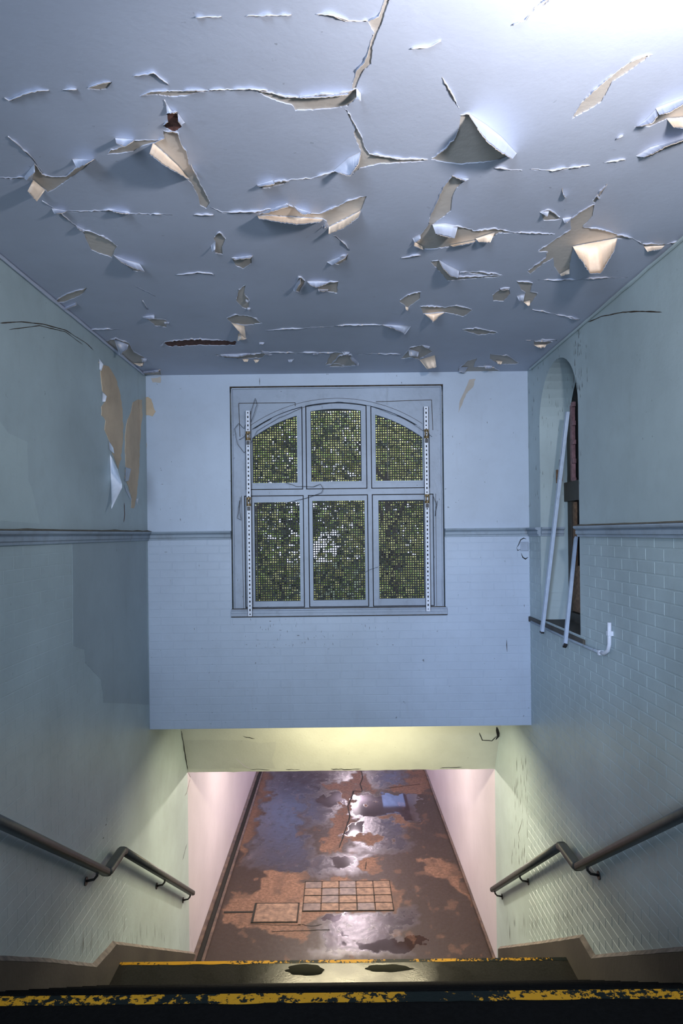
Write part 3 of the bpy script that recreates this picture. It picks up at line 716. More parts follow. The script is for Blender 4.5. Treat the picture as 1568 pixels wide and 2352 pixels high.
# raised spandrel panels
def pline(mb_, pts, wd=.005, y=None):
    y = y or R0+.0045
    for a, b in zip(pts[:-1], pts[1:]):
        mb_.beam((WX(a[0]), y, WZ(a[1])), (WX(b[0]), y, WZ(b[1])), wd, wd, up=Vector((0, -1, 0)))
mb = MB()
pline(mb, [(552, 1000), (550, 923), (680, 923), (680, 931)]); pline(mb, [(866, 923), (994, 920), (996, 990)])
pline(mb, [(x, arcy(x, 9)) for x in range(566, 986, 14)], .003)
pline(mb, [(554, 1136), (556, 1398)], .003); pline(mb, [(1001, 1136), (1000, 1398)], .003)
mb.build('groove', M_DIRT, win)
for i, (so, gl) in enumerate(zip(sash_o, glass)):
    inset = []
    cx = sum(p[0] for p in so)/len(so); cy = sum(p[1] for p in so)/len(so)
    s_in = [(x+(2.1 if x < cx else -2.1), y+(2.1 if y < cy else -2.1)) for x, y in so]
    sash = slab(W2(s_in), [W2(gl)], to(R0+(.014 if i < 3 else .010)), .035, 'sash', M_TRIM, win)
    # inner moulding step
    gi = [(x+(-4 if x < cx else 4), y+(-4 if y < cy else 4)) for x, y in gl]
    slab(W2(gi), [W2([(x+(0 if x < cx else 0), y) for x, y in gl])], to(R0+.007), .02, 'bead', M_TRIM, sash)
    # perforated sheet
    P = W2(gl); xs = [p[0] for p in P]; zz = [p[1] for p in P]; pit = .0226; mbp = MB(); yy = R0+.050
    cols = int((max(xs)-min(xs))/pit)+3; rows = int((max(zz)-min(zz))/pit)+3
    def inside(x, z):
        c = False; n_ = len(P)
        for a in range(n_):
            (xa, za), (xb, zb) = P[a], P[a-1]
            if (za > z) != (zb > z) and x < (xb-xa)*(z-za)/(zb-za)+xa: c = not c
        return c
    for r in range(rows):
        for cc in range(cols):
            x = min(xs)-pit*.5+cc*pit; z = min(zz)-pit*.6+r*pit; h = pit/2
            if inside(x, z):
                rad = pit*.315
                o8 = [(x+h*a, yy, z+h*b) for a, b in ((1, 0), (1, 1), (0, 1), (-1, 1), (-1, 0), (-1, -1), (0, -1), (1, -1))]
                i8 = [(x+rad*math.cos(k*math.pi/4), yy, z+rad*math.sin(k*math.pi/4)) for k in range(8)]
                mbp.add(o8+i8, [(k, (k+1) % 8, 8+(k+1) % 8, 8+k) for k in range(8)])
            else: mbp.add([(x-h, yy, z-h), (x+h, yy, z-h), (x+h, yy, z+h), (x-h, yy, z+h)], [(0, 1, 2, 3)])
    link('perforated_sheet', mbp.v, mbp.f, M_MESH, sash)
# glazing bar seen through upper right and lower left sheets
mb = MB(); mb.beam((WX(893), R0+.042, WZ(962)), (WX(892), R0+.042, WZ(1100)), .012, .006); mb.build('stay_bar', M_RAIL, win)
mb = MB(); mb.beam((WX(586), R0+.042, WZ(1160)), (WX(588), R0+.042, WZ(1376)), .010, .006); mb.build('stay_bar', M_IRON, win)
# sill
mb = MB()
for (z0, z1, d) in ((1396, 1400, .020), (1400, 1406, .036), (1406, 1413, .028)):
    mb.box((wx0-.006, YW-d, WZ(z1)), (wx1+.014, YW+.03, WZ(z0)), .003)
sill = mb.build('sill', M_TRIM, win)
mb = MB(); mb.box((wx0-.006, YW-.026, WZ(1414.8)), (wx1+.014, YW+.0, WZ(1413.2))); mb.box((wx0, YW-.021, WZ(1396.6)), (wx1, YW, WZ(1395))); mb.build('dirt_line', M_DIRT, sill)
# ---- slotted angle bars
def slotted(px0, ptop, pbot, label, lower):
    root = empty('slotted_bar', (WX(px0), YW-.045, WZ(pbot)), label, 'metal bar', 'slotted bars over the window')
    x0, x1 = WX(px0-5.5), WX(px0+5.5); z0, z1 = WZ(pbot), WZ(ptop); nb = int((z1-z0)/.039); s_ = (z1-z0)/nb; hs = []
    for i in range(nb):
        c = z0+(i+.5)*s_; h = .010 if i % 2 else .006; ww = .006
        hs.append([(WX(px0)-ww, c-h), (WX(px0)+ww, c-h), (WX(px0)+ww, c+h), (WX(px0)-ww, c+h)])
    slab([(x0, z0), (x1, z0), (x1, z1), (x0, z1)], hs, to(YW-.046), .004, 'face', M_WHITE, root)
    mb_ = MB(); mb_.box((x0, YW-.046, z0), (x0+.003, YW-.028, z1)); mb_.box((x1-.003, YW-.046, z0), (x1, YW-.028, z1)); mb_.build('flange', M_IRON, root)
    mb_ = MB(); mb_.box((x0+.004, YW-.030, z0), (x1-.004, YW-.028, z1)); mb_.build('backing', M_BLACK, root)
    for py in (1000, lower):
        cl = MB(); x, z = WX(px0), WZ(py)
        cl.box((x-.020, YW-.062, z-.045), (x+.020, YW-.044, z-.020), .004); cl.build('clamp', M_BRASS, root); cl = MB(); cl.box((x-.022, YW-.062, z+.018), (x+.022, YW-.044, z+.040), .004)
        c2 = cl.build('clamp', M_BRASS, root)
        cl = MB(); cl.tube([(x-.012, YW-.064, z-.04), (x-.012, YW-.07, z), (x-.012, YW-.064, z+.035)], .006, 6)
        cl.tube([(x+.010, YW-.064, z-.04), (x+.012, YW-.072, z), (x+.010, YW-.064, z+.035)], .005, 6); cl.build('bolt', M_BRASS, c2, True)
        cl = MB(); cl.box((x-.014, YW-.060, z-.085), (x+.014, YW-.046, z-.05), .003); cl.build('bracket', M_IRON, c2)
    # arm tying the bar to the frame
    for py in (1004, lower+4, 1395): mb_ = MB(); mb_.box((WX(px0)-.008, YW-.042, WZ(py)), (WX(px0)+.008, YW+.02, WZ(py)+.015)); mb_.build('fixing_arm', M_IRON, root)
slotted(572.5, 943, 1412, 'white slotted metal bar standing over the left side of the window', 1150)
slotted(979, 938, 1405, 'white slotted metal bar standing over the right side of the window', 1148)
# ---- loose wires
def wire(pts, label, r=.0022, out=.03):
    pl = densify(pts, 5, .9, 4); P = []
    for i, p in enumerate(pl): P.append(ony(p.x, p.y, YW-out-.01*math.sin(i*.4)))
    mb_ = MB(); mb_.tube(P, r, 5); o = mb_.build('wire', M_IRON, None, True); tag(o, label, 'wire'); return o
wire([(549, 1010), (560, 1003), (568, 996), (575, 1018), (560, 1040), (545, 1020), (538, 985), (548, 972), (560, 985), (575, 950), (586, 915), (590, 930), (583, 950), (576, 970)], 'thin looped wire tangled around the left slotted bar beside the window arch')
wire([(575, 1020), (590, 990), (640, 960), (700, 934), (776, 923), (850, 932), (930, 962), (992, 1003)], 'thin dark wire curving along the arched window head', .0018, .004)
wire([(655, 1108), (680, 1117), (720, 1118), (735, 1112), (742, 1122), (738, 1132), (700, 1145), (655, 1155)], 'sagging dark wire looped across the middle window transom')
wire([(552, 1142), (549, 1165), (553, 1195), (545, 1190), (550, 1150)], 'short dark wire hanging beside the left bar at the lower panes')
wire([(837, 1315), (850, 1308), (868, 1302)], 'short thin wire between the lower middle and lower right panes', .0015, .0)
wire([(994, 1140), (1002, 1160), (999, 1185), (1004, 1150)], 'short dark wire hanging at the right end of the window transom')

# ================================================================== ARCHED SIDE WINDOW
w2 = empty('window_2', (W+.2, (ya+yb)/2, zs), kind='structure')
XG = W+.24
mb = MB(); mb.box((XG, yb-.09, zs), (XG+.05, yb-.005, zsp+.1), .004); mb.box((XG, ya+.005, zs), (XG+.05, ya+.09, zsp+.1), .004)
zt1, zt0 = onx(1320, 1105, XG).z, onx(1320, 1150, XG).z
mb.box((XG-.03, ya, zt0), (XG+.05, yb, zt1), .004); mb.box((XG-.02, ya, zs), (XG+.05, yb, zs+.09), .006)
mb.build('window_frame', M_PLINTH, w2)
mb = MB(); z0, z1 = zt1+.01, zsp+.15
mb.box((XG-.012, yb-.17, z0), (XG+.02, yb-.125, z1), .003)
for k in range(5): mb.box((XG-.016, yb-.215, z0+(z1-z0)*k/4-.02), (XG+.01, yb-.16, z0+(z1-z0)*k/4+.02), .003)
mb.build('red_casement', M_REDW, w2)
mb = MB(); mb.box((XG-.005, yb-.20, zs+.45), (XG+.02, yb-.15, zt0-.01), .004); mb.box((XG-.004, yb-.30, zs+.1), (XG+.015, yb-.12, zs+.5), .003)
mb.build('casement', M_WOOD, w2)
mb = MB(); mb.box((XG+.03, ya, zs), (XG+.04, yb, zsp+rr)); mb.build('pane', M_BLACK, w2)
mb = MB(); mb.box((W+.0, ya, zs-.002), (W+.33, yb, zs+.012)); mb.box((W-.02, ya-.1, zs-.05), (W+.02, YW-.002, zs-.002), .006); sl2 = mb.build('sill', M_PLINTH, w2)
# skirting strips inside the far reveal
mb = MB(); 
for k, dz in enumerate((.12, .18, .25)): mb.box((W+.02, yb-.006, zs+dz), (XG, yb, zs+dz+.008))
mb.build('panel_bead', M_SIDE, w2)
# rusted catch on the far reveal
c0 = ony(1283, 1092, yb)
cat = empty('window_catch', (c0.x, yb-.01, c0.z-.05), 'small rusty metal catch on the far reveal of the arched window', 'catch')
mb = MB(); mb.box((c0.x-.028, yb-.012, c0.z-.07), (c0.x+.022, yb-.0005, c0.z+.05), .005); mb.build('plate', M_WOOD, cat)
mb = MB(); mb.box((c0.x-.018, yb-.045, c0.z-.055), (c0.x+.020, yb-.012, c0.z+.02), .010); mb.build('body', M_BRASS, cat)
mb = MB(); mb.tube([(c0.x, yb-.02, c0.z+.03), (c0.x-.004, yb-.03, c0.z+.09), (c0.x+.006, yb-.012, c0.z+.14)], .004, 6); mb.build('spring', M_IRON, cat, True)
# leaning battens
def batten(p, q_, w_, h_, label):
    root = empty('batten', p, label, 'batten', 'battens leaning in the side window'); mb_ = MB()
    mb_.beam(p, q_, w_, h_, up=Vector((-1, 0, 0)), bev=.003); mb_.build('channel', M_BATTEN, root)
    d = (Vector(q_)-Vector(p)).normalized(); mb_ = MB(); mb_.beam(Vector(p)-d*.004, Vector(p)+d*.012, w_*1.04, h_*1.04, up=Vector((-1, 0, 0))); mb_.build('end_cap', M_IRON, root)
    return root
b0 = onx(1244, 1453, W-.078); b1 = ony(1303, 946, 5.62)
batten(b0, b1, .042, .026, 'long pale blue batten leaning into the arched side window, reaching its head')
b0 = onx(1297, 1484, W-.078); b1 = onx(1322, 1235, W+.20)
batten(b0, b1, .042, .026, 'short pale blue batten leaning at the near side of the arched window sill')
# white pipe
pp = [onx(1220, 1428, W-.022), onx(1300, 1466, W-.022), onx(1355, 1490, W-.022), onx(1378, 1499, W-.022), onx(1388, 1501, W-.022), onx(1396, 1494, W-.022), onx(1399, 1480, W-.022), onx(1399, 1430, W-.022)]
pi = empty('conduit', pp[-2], 'white painted pipe under the arched window, turning up at its near end', 'pipe')
mb = MB(); mb.tube(pp[:4], .011, 10); mb.build('run', M_DADO, pi, True)
mb = MB(); mb.tube(pp[3:], .013, 10); mb.build('riser', M_WHITE, pi, True)
mb = MB()
for p in (pp[1], pp[3], (pp[6]+pp[7])/2): mb = MB(); mb.box((W-.038, p.y-.016, p.z-.016), (W-.0005, p.y+.016, p.z+.016), .004); mb.build('saddle', M_WHITE, pi)
# junction plate
j = ony(1203, 1256, YW)
jb = empty('junction_plate', (j.x, YW, j.z-.06), 'square painted plate in broken plaster by the right corner of the far wall', 'plate')
mb = MB(); mb.box((j.x-.035, YW-.014, j.z-.04), (j.x+.040, YW-.002, j.z+.045), .004); mb.build('cover', M_TRIM, jb)
mb = MB(); pts = [(1186, 1258), (1190, 1252), (1195, 1240), (1202, 1236), (1208, 1238)]; pts2 = [(1196, 1270), (1200, 1280), (1206, 1284), (1212, 1280)]
for P in (pts, pts2, [(1186, 1258), (1188, 1264), (1195, 1262)]): flatline(mb, [ony(x, y, YW) for x, y in P], .007, (0, -1, 0), .003)
mb.build('crack', M_BLACK, jb)

# ================================================================== STAIRS
st = empty('staircase', (0, YTOP, ZMID), kind='structure')
def step(y0, y1, z, zb, m=M_STEP, yel=True, worn=True, strip=.055):
    mb_ = MB(); mb_.box((-W+.001, y0, zb), (W-.001, y1, z), .006); o = mb_.build('step', m, st)
    if yel:
        a = MB(); n_ = 90; vs = []
        for i in range(n_+1):
            x = -W+.03+(2*W-.06)*i/n_; jj = .008*noise.noise(Vector((x*9, y1, 0)))
            vs += [(x, y1-.012-strip-jj, z+.0012), (x, y1-.004, z+.0012)]
        a.add(vs, [(2*i, 2*i+1, 2*i+3, 2*i+2) for i in range(n_)]); a.build('nosing_stripe', M_YEL, o)
step(-3, YTOP, ZTOP, ZTOP-.4, strip=.045)
gu = (YMID0-YTOP)/9; ru = (ZTOP-ZMID)/10
for k in range(1, 10): step(YTOP+gu*(k-1)-.02, YTOP+gu*k, ZTOP-ru*k, ZTOP-ru*k-.2, yel=False)
step(YMID0-.02, YMID1, ZMID, ZMID-.3, M_LAND, strip=.03)
gl_ = .264; rl = ZMID/10
for k in range(1, 10): step(YMID1+gl_*(k-1)-.02, YMID1+gl_*k, ZMID-rl*k, max(0.002, ZMID-rl*k-.2) if k < 9 else 0.0, yel=False)
# puddles lying on the wet landing
def puddle(x0, x1, y0, y1, seed):
    pts = []
    for k in range(40):
        a = 2*math.pi*k/40; e = 1+.25*noise.noise(Vector((math.cos(a)*2, math.sin(a)*2, seed)))
        pts.append(onz((x0+x1)/2+(x1-x0)/2*math.cos(a)*e, (y0+y1)/2+(y1-y0)/2*math.sin(a)*abs(math.sin(a))**.3*e, ZMID+.0022))
    link('puddle', pts, [tuple(range(40))], M_WATER, st)
M_WATER = plain('standing_water', (.003, .003, .003), .03, vary=0, bs=0)
puddle(657, 745, 2214, 2240, 1); puddle(838, 945, 2215, 2232, 2)
M_EDGE = plain('chipped_edge', (.17, .14, .12), .8, vary=.5, scale=14)
# stepped plinth boards on the walls
for sx, nm, pts in ((-1, 'baseboard_left', [(-150, 2197), (0, 2207), (110, 2211), (222, 2222), (268, 2170), (350, 2180), (448, 2192)]),
                    (1, 'baseboard_right', [(1710, 2176), (1568, 2186), (1460, 2194), (1357, 2202), (1330, 2155), (1240, 2168), (1143, 2180)])):
    P = [onx(x, y, sx*(W-.03)) for x, y in pts]
    P = densify([Vector((p.y, p.z)) for p in P], .05)
    P = [Vector((a.x, a.y+.004*noise.noise(Vector((a.x*8, sx, 0))))) for a in P]
    mb = MB(); n_ = len(P); vs = []
    for a in P: lo = -.45; vs += [(sx*W, a.x, a.y+.012), (sx*(W-.03), a.x, a.y), (sx*(W-.03), a.x, max(0, a.y+lo)), (sx*W, a.x, max(0, a.y+lo))]
    mb.add(vs, [(4*i+k, 4*i+(k+1) % 4, 4*i+4+(k+1) % 4, 4*i+4+k) for i in range(n_-1) for k in range(4)]+[(0, 1, 2, 3), tuple(4*(n_-1)+k for k in range(4))])
    o = mb.build(nm, M_PLINTH); tag(o, kind='structure')
    mb = MB(); vs = []
    for a in P: vs += [(sx*(W-.001), a.x, a.y+.030), (sx*(W-.031), a.x, a.y+.002)]
    mb.add(vs, [(2*i, 2*i+1, 2*i+3, 2*i+2) for i in range(n_-1)]); mb.build('top_edge', M_EDGE, o)

# ================================================================== HANDRAILS
for sx, lab in ((-1, 'dark painted handrail on brackets along the left wall beside the stairs'), (1, 'dark painted handrail on brackets along the right wall beside the stairs')):
    X = sx*1.715; m = (lambda p: (p[0], p[1]) if sx < 0 else (2*VX+18-p[0]+2, p[1]-8))
    A, B, E, S0 = [Vector(v) for v in ((X, 4.98, EYE.z-2.455), (X, 5.33, EYE.z-2.455), (X, 7.78, EYE.z-4.08), (X, 2.2, EYE.z-.62))]
    root = empty('handrail', (X, 5.1, ZMID), lab, 'handrail', 'stair handrails')
    prof = [(.036*math.copysign(abs(math.cos(a))**.6, math.cos(a)), .027*math.copysign(abs(math.sin(a))**.7, math.sin(a))) for a in [2*math.pi*i/14 for i in range(14)]]
    mb = MB(); mb.sweep([S0, A], prof, Vector((1, 0, 0))); mb.build('rail', M_RAIL, root, True)
    mb = MB(); mb.sweep([A-Vector((0, .03, -.018)), A+Vector((0, .03, 0)), B-Vector((0, .02, 0)), B+Vector((0, .03, -.018))], [(a*1.06, b*1.05) for a, b in prof], Vector((1, 0, 0))); mb.build('rail', M_RAIL, root, True)
    mb = MB(); mb.sweep([B, E], prof, Vector((1, 0, 0))); mb.build('rail', M_RAIL, root, True)
    def at(t, a, b): return a+(b-a)*t
    for p in (at(.38, S0, A), at(.93, S0, A), at(.52, B, E), at(.965, B, E)):
        mb = MB(); mb.tube([p+Vector((0, 0, -.02)), p+Vector((sx*.004, 0, -.055)), p+Vector((sx*.025, 0, -.08)), p+Vector((sx*.083, 0, -.092))], .009, 8)
        br = mb.build('bracket', M_IRON, root, True)
        mb = MB(); mb.tube([(sx*(W-.008), p.y, p.z-.092), (sx*(W-.0006), p.y, p.z-.092)], .030, 12); mb.build('wall_plate', M_IRON, br)

# ================================================================== SUBWAY FLOOR
def P_(pts): return [(400+x/2.063, 1740+y/2.063) for x, y in pts]
DRY = [P_(p) for p in (
 [(845,60),(900,62),(905,110),(960,150),(930,170),(880,165),(840,180),(835,240),(838,300),(815,370),(800,420),(770,450),(720,440),(700,400),(690,360),(740,340),(760,290),(790,240),(800,190),(760,165),(700,130),(760,120),(850,115)],
 [(1090,58),(1200,60),(1210,160),(1170,165),(1080,165),(1000,150),(1090,125),(1110,90)],
 [(960,285),(1030,260),(1080,270),(1110,310),(1150,320),(1160,300),(1215,305),(1150,322),(1100,325),(1040,300)],
 [(820,375),(930,355),(1010,380),(1015,400),(930,415),(830,405)],
 [(880,520),(900,480),(980,470),(970,540),(900,550)],
 [(930,200),(950,240),(915,240)],
 [(400,60),(445,62),(440,130),(460,180),(400,210),(390,300),(340,430),(320,500),(300,400),(350,250)],
 [(420,535),(600,540),(610,600),(820,560),(870,590),(1030,585),(1085,680),(1040,730),(700,735),(620,790),(640,860),(480,840),(450,820),(240,790),(235,740),(270,640),(400,640)],
 [(1150,480),(1250,470),(1330,520),(1420,680),(1400,700),(1340,620),(1240,560)],
)]
WASH = [P_(p) for p in (
 [(640,180),(800,170),(800,240),(740,300),(640,330),(620,240)], [(840,180),(1000,190),(1100,270),(1100,440),(840,440),(835,300)], [(600,470),(920,450),(880,540),(700,560),(600,520)],
 [(470,70),(840,65),(840,110),(680,130),(700,160),(620,190),(600,330),(640,420),(640,560),(420,520),(350,520),(400,220),(450,180)],
 [(700,760),(720,735),(800,740),(1000,730),(1150,720),(1140,780),(1050,860),(1100,930),(640,930),(700,900)],
 [(910,65),(1080,65),(1080,120),(960,140),(910,110)],)]
PUD = [P_(p) for p in (
 [(845,175),(920,180),(1145,165),(1150,300),(1090,290),(1050,250),(960,280),(880,280),(830,240)], [(830,305),(890,300),(900,340),(850,375),(820,360)], [(690,170),(790,175),(790,220),(740,240),(690,220)],
 [(845,885),(1000,865),(1170,850),(1190,890),(1080,918),(880,915)], [(700,740),(800,740),(800,770),(710,775)], [(790,815),(815,810),(815,850),(785,850)], [(780,870),(820,870),(818,890),(785,890)],
 [(740,470),(870,470),(840,520),(780,530)])]
def build_floor():
    nx, ny = 190, 560
    xs = np.linspace(-W, W, nx); ys = np.concatenate([np.linspace(5.0, 9.5, 230), np.linspace(9.52, 14, 230), np.linspace(14.1, YEND, 100)]); ny = len(ys)
    X, Y = np.meshgrid(xs, ys); X = X.ravel(); Y = Y.ravel()
    k = F/Y; vz = -EYE.z
    px = VX+(X*RIGHT.x+vz*RIGHT.z)*k; py = VY-(X*UP.x+vz*UP.z)*k
    nz = np.array([noise.fractal(Vector((a*5.0, b*3.2, 0)), 1.0, 2.0, 5) for a, b in zip(X, Y)])
    nz2 = np.array([noise.noise(Vector((a*21, b*15, 4))) for a, b in zip(X, Y)])
    wpx = px+nz*24+nz2*5; wpy = py+nz[::-1]*10+nz2*3.5
    def mask(polys, soft):
        out = np.zeros(len(X))
        for P in polys:
            c = np.zeros(len(X), bool); dmin = np.full(len(X), 1e9); n_ = len(P)
            for a in range(n_):
                (xa, ya_), (xb, yb_) = P[a], P[a-1]
                cond = (ya_ > wpy) != (yb_ > wpy)
                c ^= cond & (wpx < (xb-xa)*(wpy-ya_)/((yb_-ya_) or 1e-9)+xa)
                ex, ey = xb-xa, yb_-ya_; t = np.clip(((wpx-xa)*ex+(wpy-ya_)*ey)/(ex*ex+ey*ey+1e-9), 0, 1)
                dmin = np.minimum(dmin, np.hypot(wpx-xa-t*ex, (wpy-ya_-t*ey)*1.6))
            sd = np.where(c, dmin, -dmin); out = np.maximum(out, np.clip(.5+sd/(2*soft), 0, 1))
        return out
    dry = mask(DRY, 2.2); pud = mask(PUD, 1.6)*(1-dry); wash = mask(WASH, 14)*(1-dry)
    dry = np.maximum(dry*np.clip(.95+nz*.9, .3, 1), np.clip((nz-.42)*5, 0, .45))
    col = np.stack([dry, pud, wash, np.ones(len(X))], 1).astype(np.float32)
    Z = nz2*.001*(1-pud)
    idx = np.arange(nx*ny).reshape(ny, nx)
    f = np.stack([idx[:-1, :-1], idx[:-1, 1:], idx[1:, 1:], idx[1:, :-1]], -1).reshape(-1, 4)
    me = bpy.data.meshes.new('floor'); me.from_pydata(np.stack([X, Y, Z], 1).tolist(), [], f.tolist())
    ca = me.color_attributes.new('wet', 'FLOAT_COLOR', 'POINT'); ca.data.foreach_set('color', col.ravel())
    me.materials.append(M_FLOOR); me.update()
    o = bpy.data.objects.new('floor', me); C.objects.link(o); tag(o, kind='structure'); return o
FL = build_floor()
def fpt(x, y, z=.002): return onz(x, y, z)
def fz(pts): return [fpt(400+x/2.063, 1740+y/2.063) for x, y in pts]
mb = MB()
def fcrack(pts, wd):
    pl = densify([Vector((400+x/2.063, 1740+y/2.063)) for x, y in pts], 3, 1.1, 2)
    flatline(mb, [fpt(p.x, p.y) for p in pl], wd, (0, 0, 1), .001)
fcrack([(885, 62), (893, 95), (880, 125), (890, 160), (850, 158), (840, 190), (822, 230), (832, 280), (815, 330), (800, 375), (780, 430)], .016)
fcrack([(1000, 145), (1050, 140), (1165, 125)], .012); fcrack([(360, 790), (600, 795)], .006); fcrack([(460, 825), (600, 820), (740, 815)], .008); fcrack([(600, 790), (650, 800), (700, 790)], .008)
fcrack([(910, 490), (905, 530)], .008)
mb.build('crack', M_BLACK, FL)
# gutter and kerb on the left, narrow fillet on the right
mb = MB(); ya0, ya1 = 5.5, YEND
mb.box((-W+.055, ya0, .001), (-W+.115, ya1, .004)); mb.build('gutter_channel', M_BLACK, FL)
mb = MB(); mb.box((-W+.0, ya0, 0), (-W+.055, ya1, .03), .012); mb.box((-W+.115, ya0, 0), (-W+.155, ya1, .022), .01); 
M_KERB = plain('kerb_concrete', (.09, .058, .042), .3, vary=.6, scale=9, bs=.8)
mb.build('kerb', M_KERB, FL)
mb = MB(); mb.box((W-.035, ya0, 0), (W, ya1, .035), .014); mb.build('kerb', M_KERB, FL)
# paved cover, 5 by 4 cells
cn = fz([(620, 590), (1020, 583), (1040, 724), (608, 730)])
gx0, gx1 = (cn[0].x+cn[3].x)/2, (cn[1].x+cn[2].x)/2; gy1, gy0 = (cn[0].y+cn[1].y)/2, (cn[2].y+cn[3].y)/2
M_TILE = plain('cover_infill', (.17, .105, .078), .7, vary=.45, scale=12, bs=.5)
M_TILE2 = plain('cover_infill_wet', (.11, .08, .072), .5, vary=.45, scale=12, bs=.5)
gr = empty('drain_cover', ((gx0+gx1)/2, (gy0+gy1)/2, 0), 'large rectangular floor cover of twenty infilled squares in the wet passage', 'floor cover')
mb = MB(); t = .008
for i in range(6): x = gx0+(gx1-gx0)*i/5; mb.box((x-t/2, gy0, .001), (x+t/2, gy1, .008))
for i in range(5): y = gy0+(gy1-gy0)*i/4; mb.box((gx0, y-t/2, .001), (gx1, y+t/2, .008))
mb.build('grid_frame', M_BLACK, gr)
for i in range(5):
    for k in range(4):
        a, b = gx0+(gx1-gx0)*i/5, gx0+(gx1-gx0)*(i+1)/5; c, d = gy0+(gy1-gy0)*k/4, gy0+(gy1-gy0)*(k+1)/4
        mb = MB(); mb.box((a+.010, c+.010, .001), (b-.010, d-.010, .010+random.uniform(-.003, .001)), .002); mb.build('panel', random.choice([M_TILE, M_TILE, M_TILE2]), gr)
cn = fz([(385, 690), (592, 690), (585, 782), (368, 785)])
ax0, ax1 = (cn[0].x+cn[3].x)/2, (cn[1].x+cn[2].x)/2; ay1, ay0 = (cn[0].y+cn[1].y)/2, (cn[2].y+cn[3].y)/2
ac = empty('access_cover', ((ax0+ax1)/2, (ay0+ay1)/2, 0), 'small plain rectangular access cover between the gutter and the squared floor cover', 'floor cover')
mb = MB(); mb.box((ax0+.02, ay0+.02, .001), (ax1-.02, ay1-.02, .010), .003); mb.build('lid', M_TILE, ac)
mb = MB(); t = .014
for a, b in (((ax0, ay0), (ax1, ay0+t)), ((ax0, ay1-t), (ax1, ay1)), ((ax0-.012, ay0), (ax0+t, ay1)), ((ax1-t, ay0), (ax1, ay1))): mb.box((a[0], a[1], .001), (b[0], b[1], .007))
mb.build('rim', M_BLACK, ac)
mb = MB(); mb.box((ax1+.01, ay0-.05, .001), (ax1+.045, ay1, .012), .003); mb.build('edge_bar', M_TILE, ac)
p0, p1 = fz([(235, 733), (372, 733)]); mb = MB(); mb.box((p0.x, p0.y-.02, .001), (p1.x, p0.y+.02, .004)); mb.build('drain_slot', M_BLACK, FL)

# ================================================================== WALL DAMAGE
def patch(px, X, m, name, parent, off=.003, sx=1, amp=1.5, seed=0, curl=0):
    P = refine([Vector(p) for p in px], True, amp, seed, 7); pts = [onx(p.x, p.y, X-math.copysign(off, X)) for p in P]
    ov, keep = cdt([(p.y, p.z) for p in pts], [])
    mb_ = MB(); mb_.add([(X-math.copysign(off, X), v.x, v.y) for v in ov], [tuple(f) for f in keep]); n_ = len(pts)
    mb_.add([p for p in pts]+[(X, p.y, p.z) for p in pts], [(i, (i+1) % n_, n_+(i+1) % n_, n_+i) for i in range(n_)])
    return mb_.build(name, m, parent)
def lz(pts): return [(x/2.94, 750+y/2.94) for x, y in pts]
patch(lz([(670,235),(700,260),(735,270),(765,310),(790,370),(810,440),(825,560),(832,680),(830,780),(820,870),(800,960),(770,880),(745,790),(710,700),(715,640),(688,600),(690,540),(712,500),(692,450),(685,350)]), -W, M_TAN, 'bare_patch', WL, seed=1)
patch(lz([(900,510),(935,492),(960,495),(962,600),(950,720),(945,800),(942,940),(925,1130),(905,1230),(885,1225),(890,1160),(860,1060),(845,1040),(850,930),(845,780),(855,650),(880,590)]), -W, M_TAN, 'bare_patch', WL, seed=2)
M_GREY = paint('side_paint_grey', (.335, .415, .445), rough=.42, speck=.4, stain=.2, vary=.08)
M_PALE = paint('side_paint_pale', (.47, .58, .59), rough=.42, speck=.4, stain=.15, vary=.06)
patch([(-80, 900), (0, 968), (20, 995), (63, 1015), (65, 1104), (73, 1121), (92, 1203), (-80, 1190)], -W, M_PALE, 'tone_patch', WL, off=.001, amp=.6, seed=31)  # paler than the wall around it, above the dado
patch([(166, 1248), (335, 1245), (341, 1618), (238, 1614), (232, 1560), (196, 1522), (193, 1492), (168, 1482)], -W, M_GREY, 'tone_patch', WL, off=.0024, amp=.6, seed=32)  # darker and greyer than the wall around it, below the dado
# hanging paint sheets on the left wall
def wallflap(hg, tp, X, out, nm, par, mf, mb__, seed):
    hg = [Vector(p) for p in hg]; tp = [Vector(p) for p in tp]; nu, nv = 12, 8; H_ = resample(hg, nu); T_ = resample(tp, nu); grid = []
    for i in range(nu):
        for j in range(nv):
            t = j/(nv-1); p = H_[i]+(T_[i]-H_[i])*t
            grid.append(onx(p.x, p.y, X-math.copysign(.004+out*t**1.4, X)))
    o = two_sided(nm, grid, nu, nv, mf, mb__, par, .0012); return o
wallflap(lz([(742,860),(745,950),(748,1050)]), lz([(790,960),(828,1080),(752,1232)]), -W, .10, 'paint_flap', WL, M_WHITE, M_WHITE, 1)
wallflap(lz([(735,770),(738,830)]), lz([(765,820),(772,860)]), -W, .02, 'paint_flap', WL, M_FAR, M_BACK, 2)
wallflap(lz([(692,440),(690,510)]), lz([(722,470),(712,505)]), -W, .02, 'paint_flap', WL, M_WHITE, M_WHITE, 3)
wallflap(lz([(670,215),(672,290)]), lz([(700,255),(682,300)]), -W, .02, 'paint_flap', WL, M_WHITE, M_WHITE, 4)
wallflap(lz([(848,950),(845,1050)]), lz([(885,960),(868,1040)]), -W, .02, 'paint_flap', WL, M_FAR, M_FAR, 5)
wallflap(lz([(840,1070),(850,1110)]), lz([(880,1130),(888,1180)]), -W, .02, 'paint_flap', WL, M_FAR, M_FAR, 6)
wallflap(lz([(920,1165),(935,1160)]), lz([(925,1200),(930,1180)]), -W, .02, 'paint_flap', WL, M_WHITE, M_WHITE, 7)
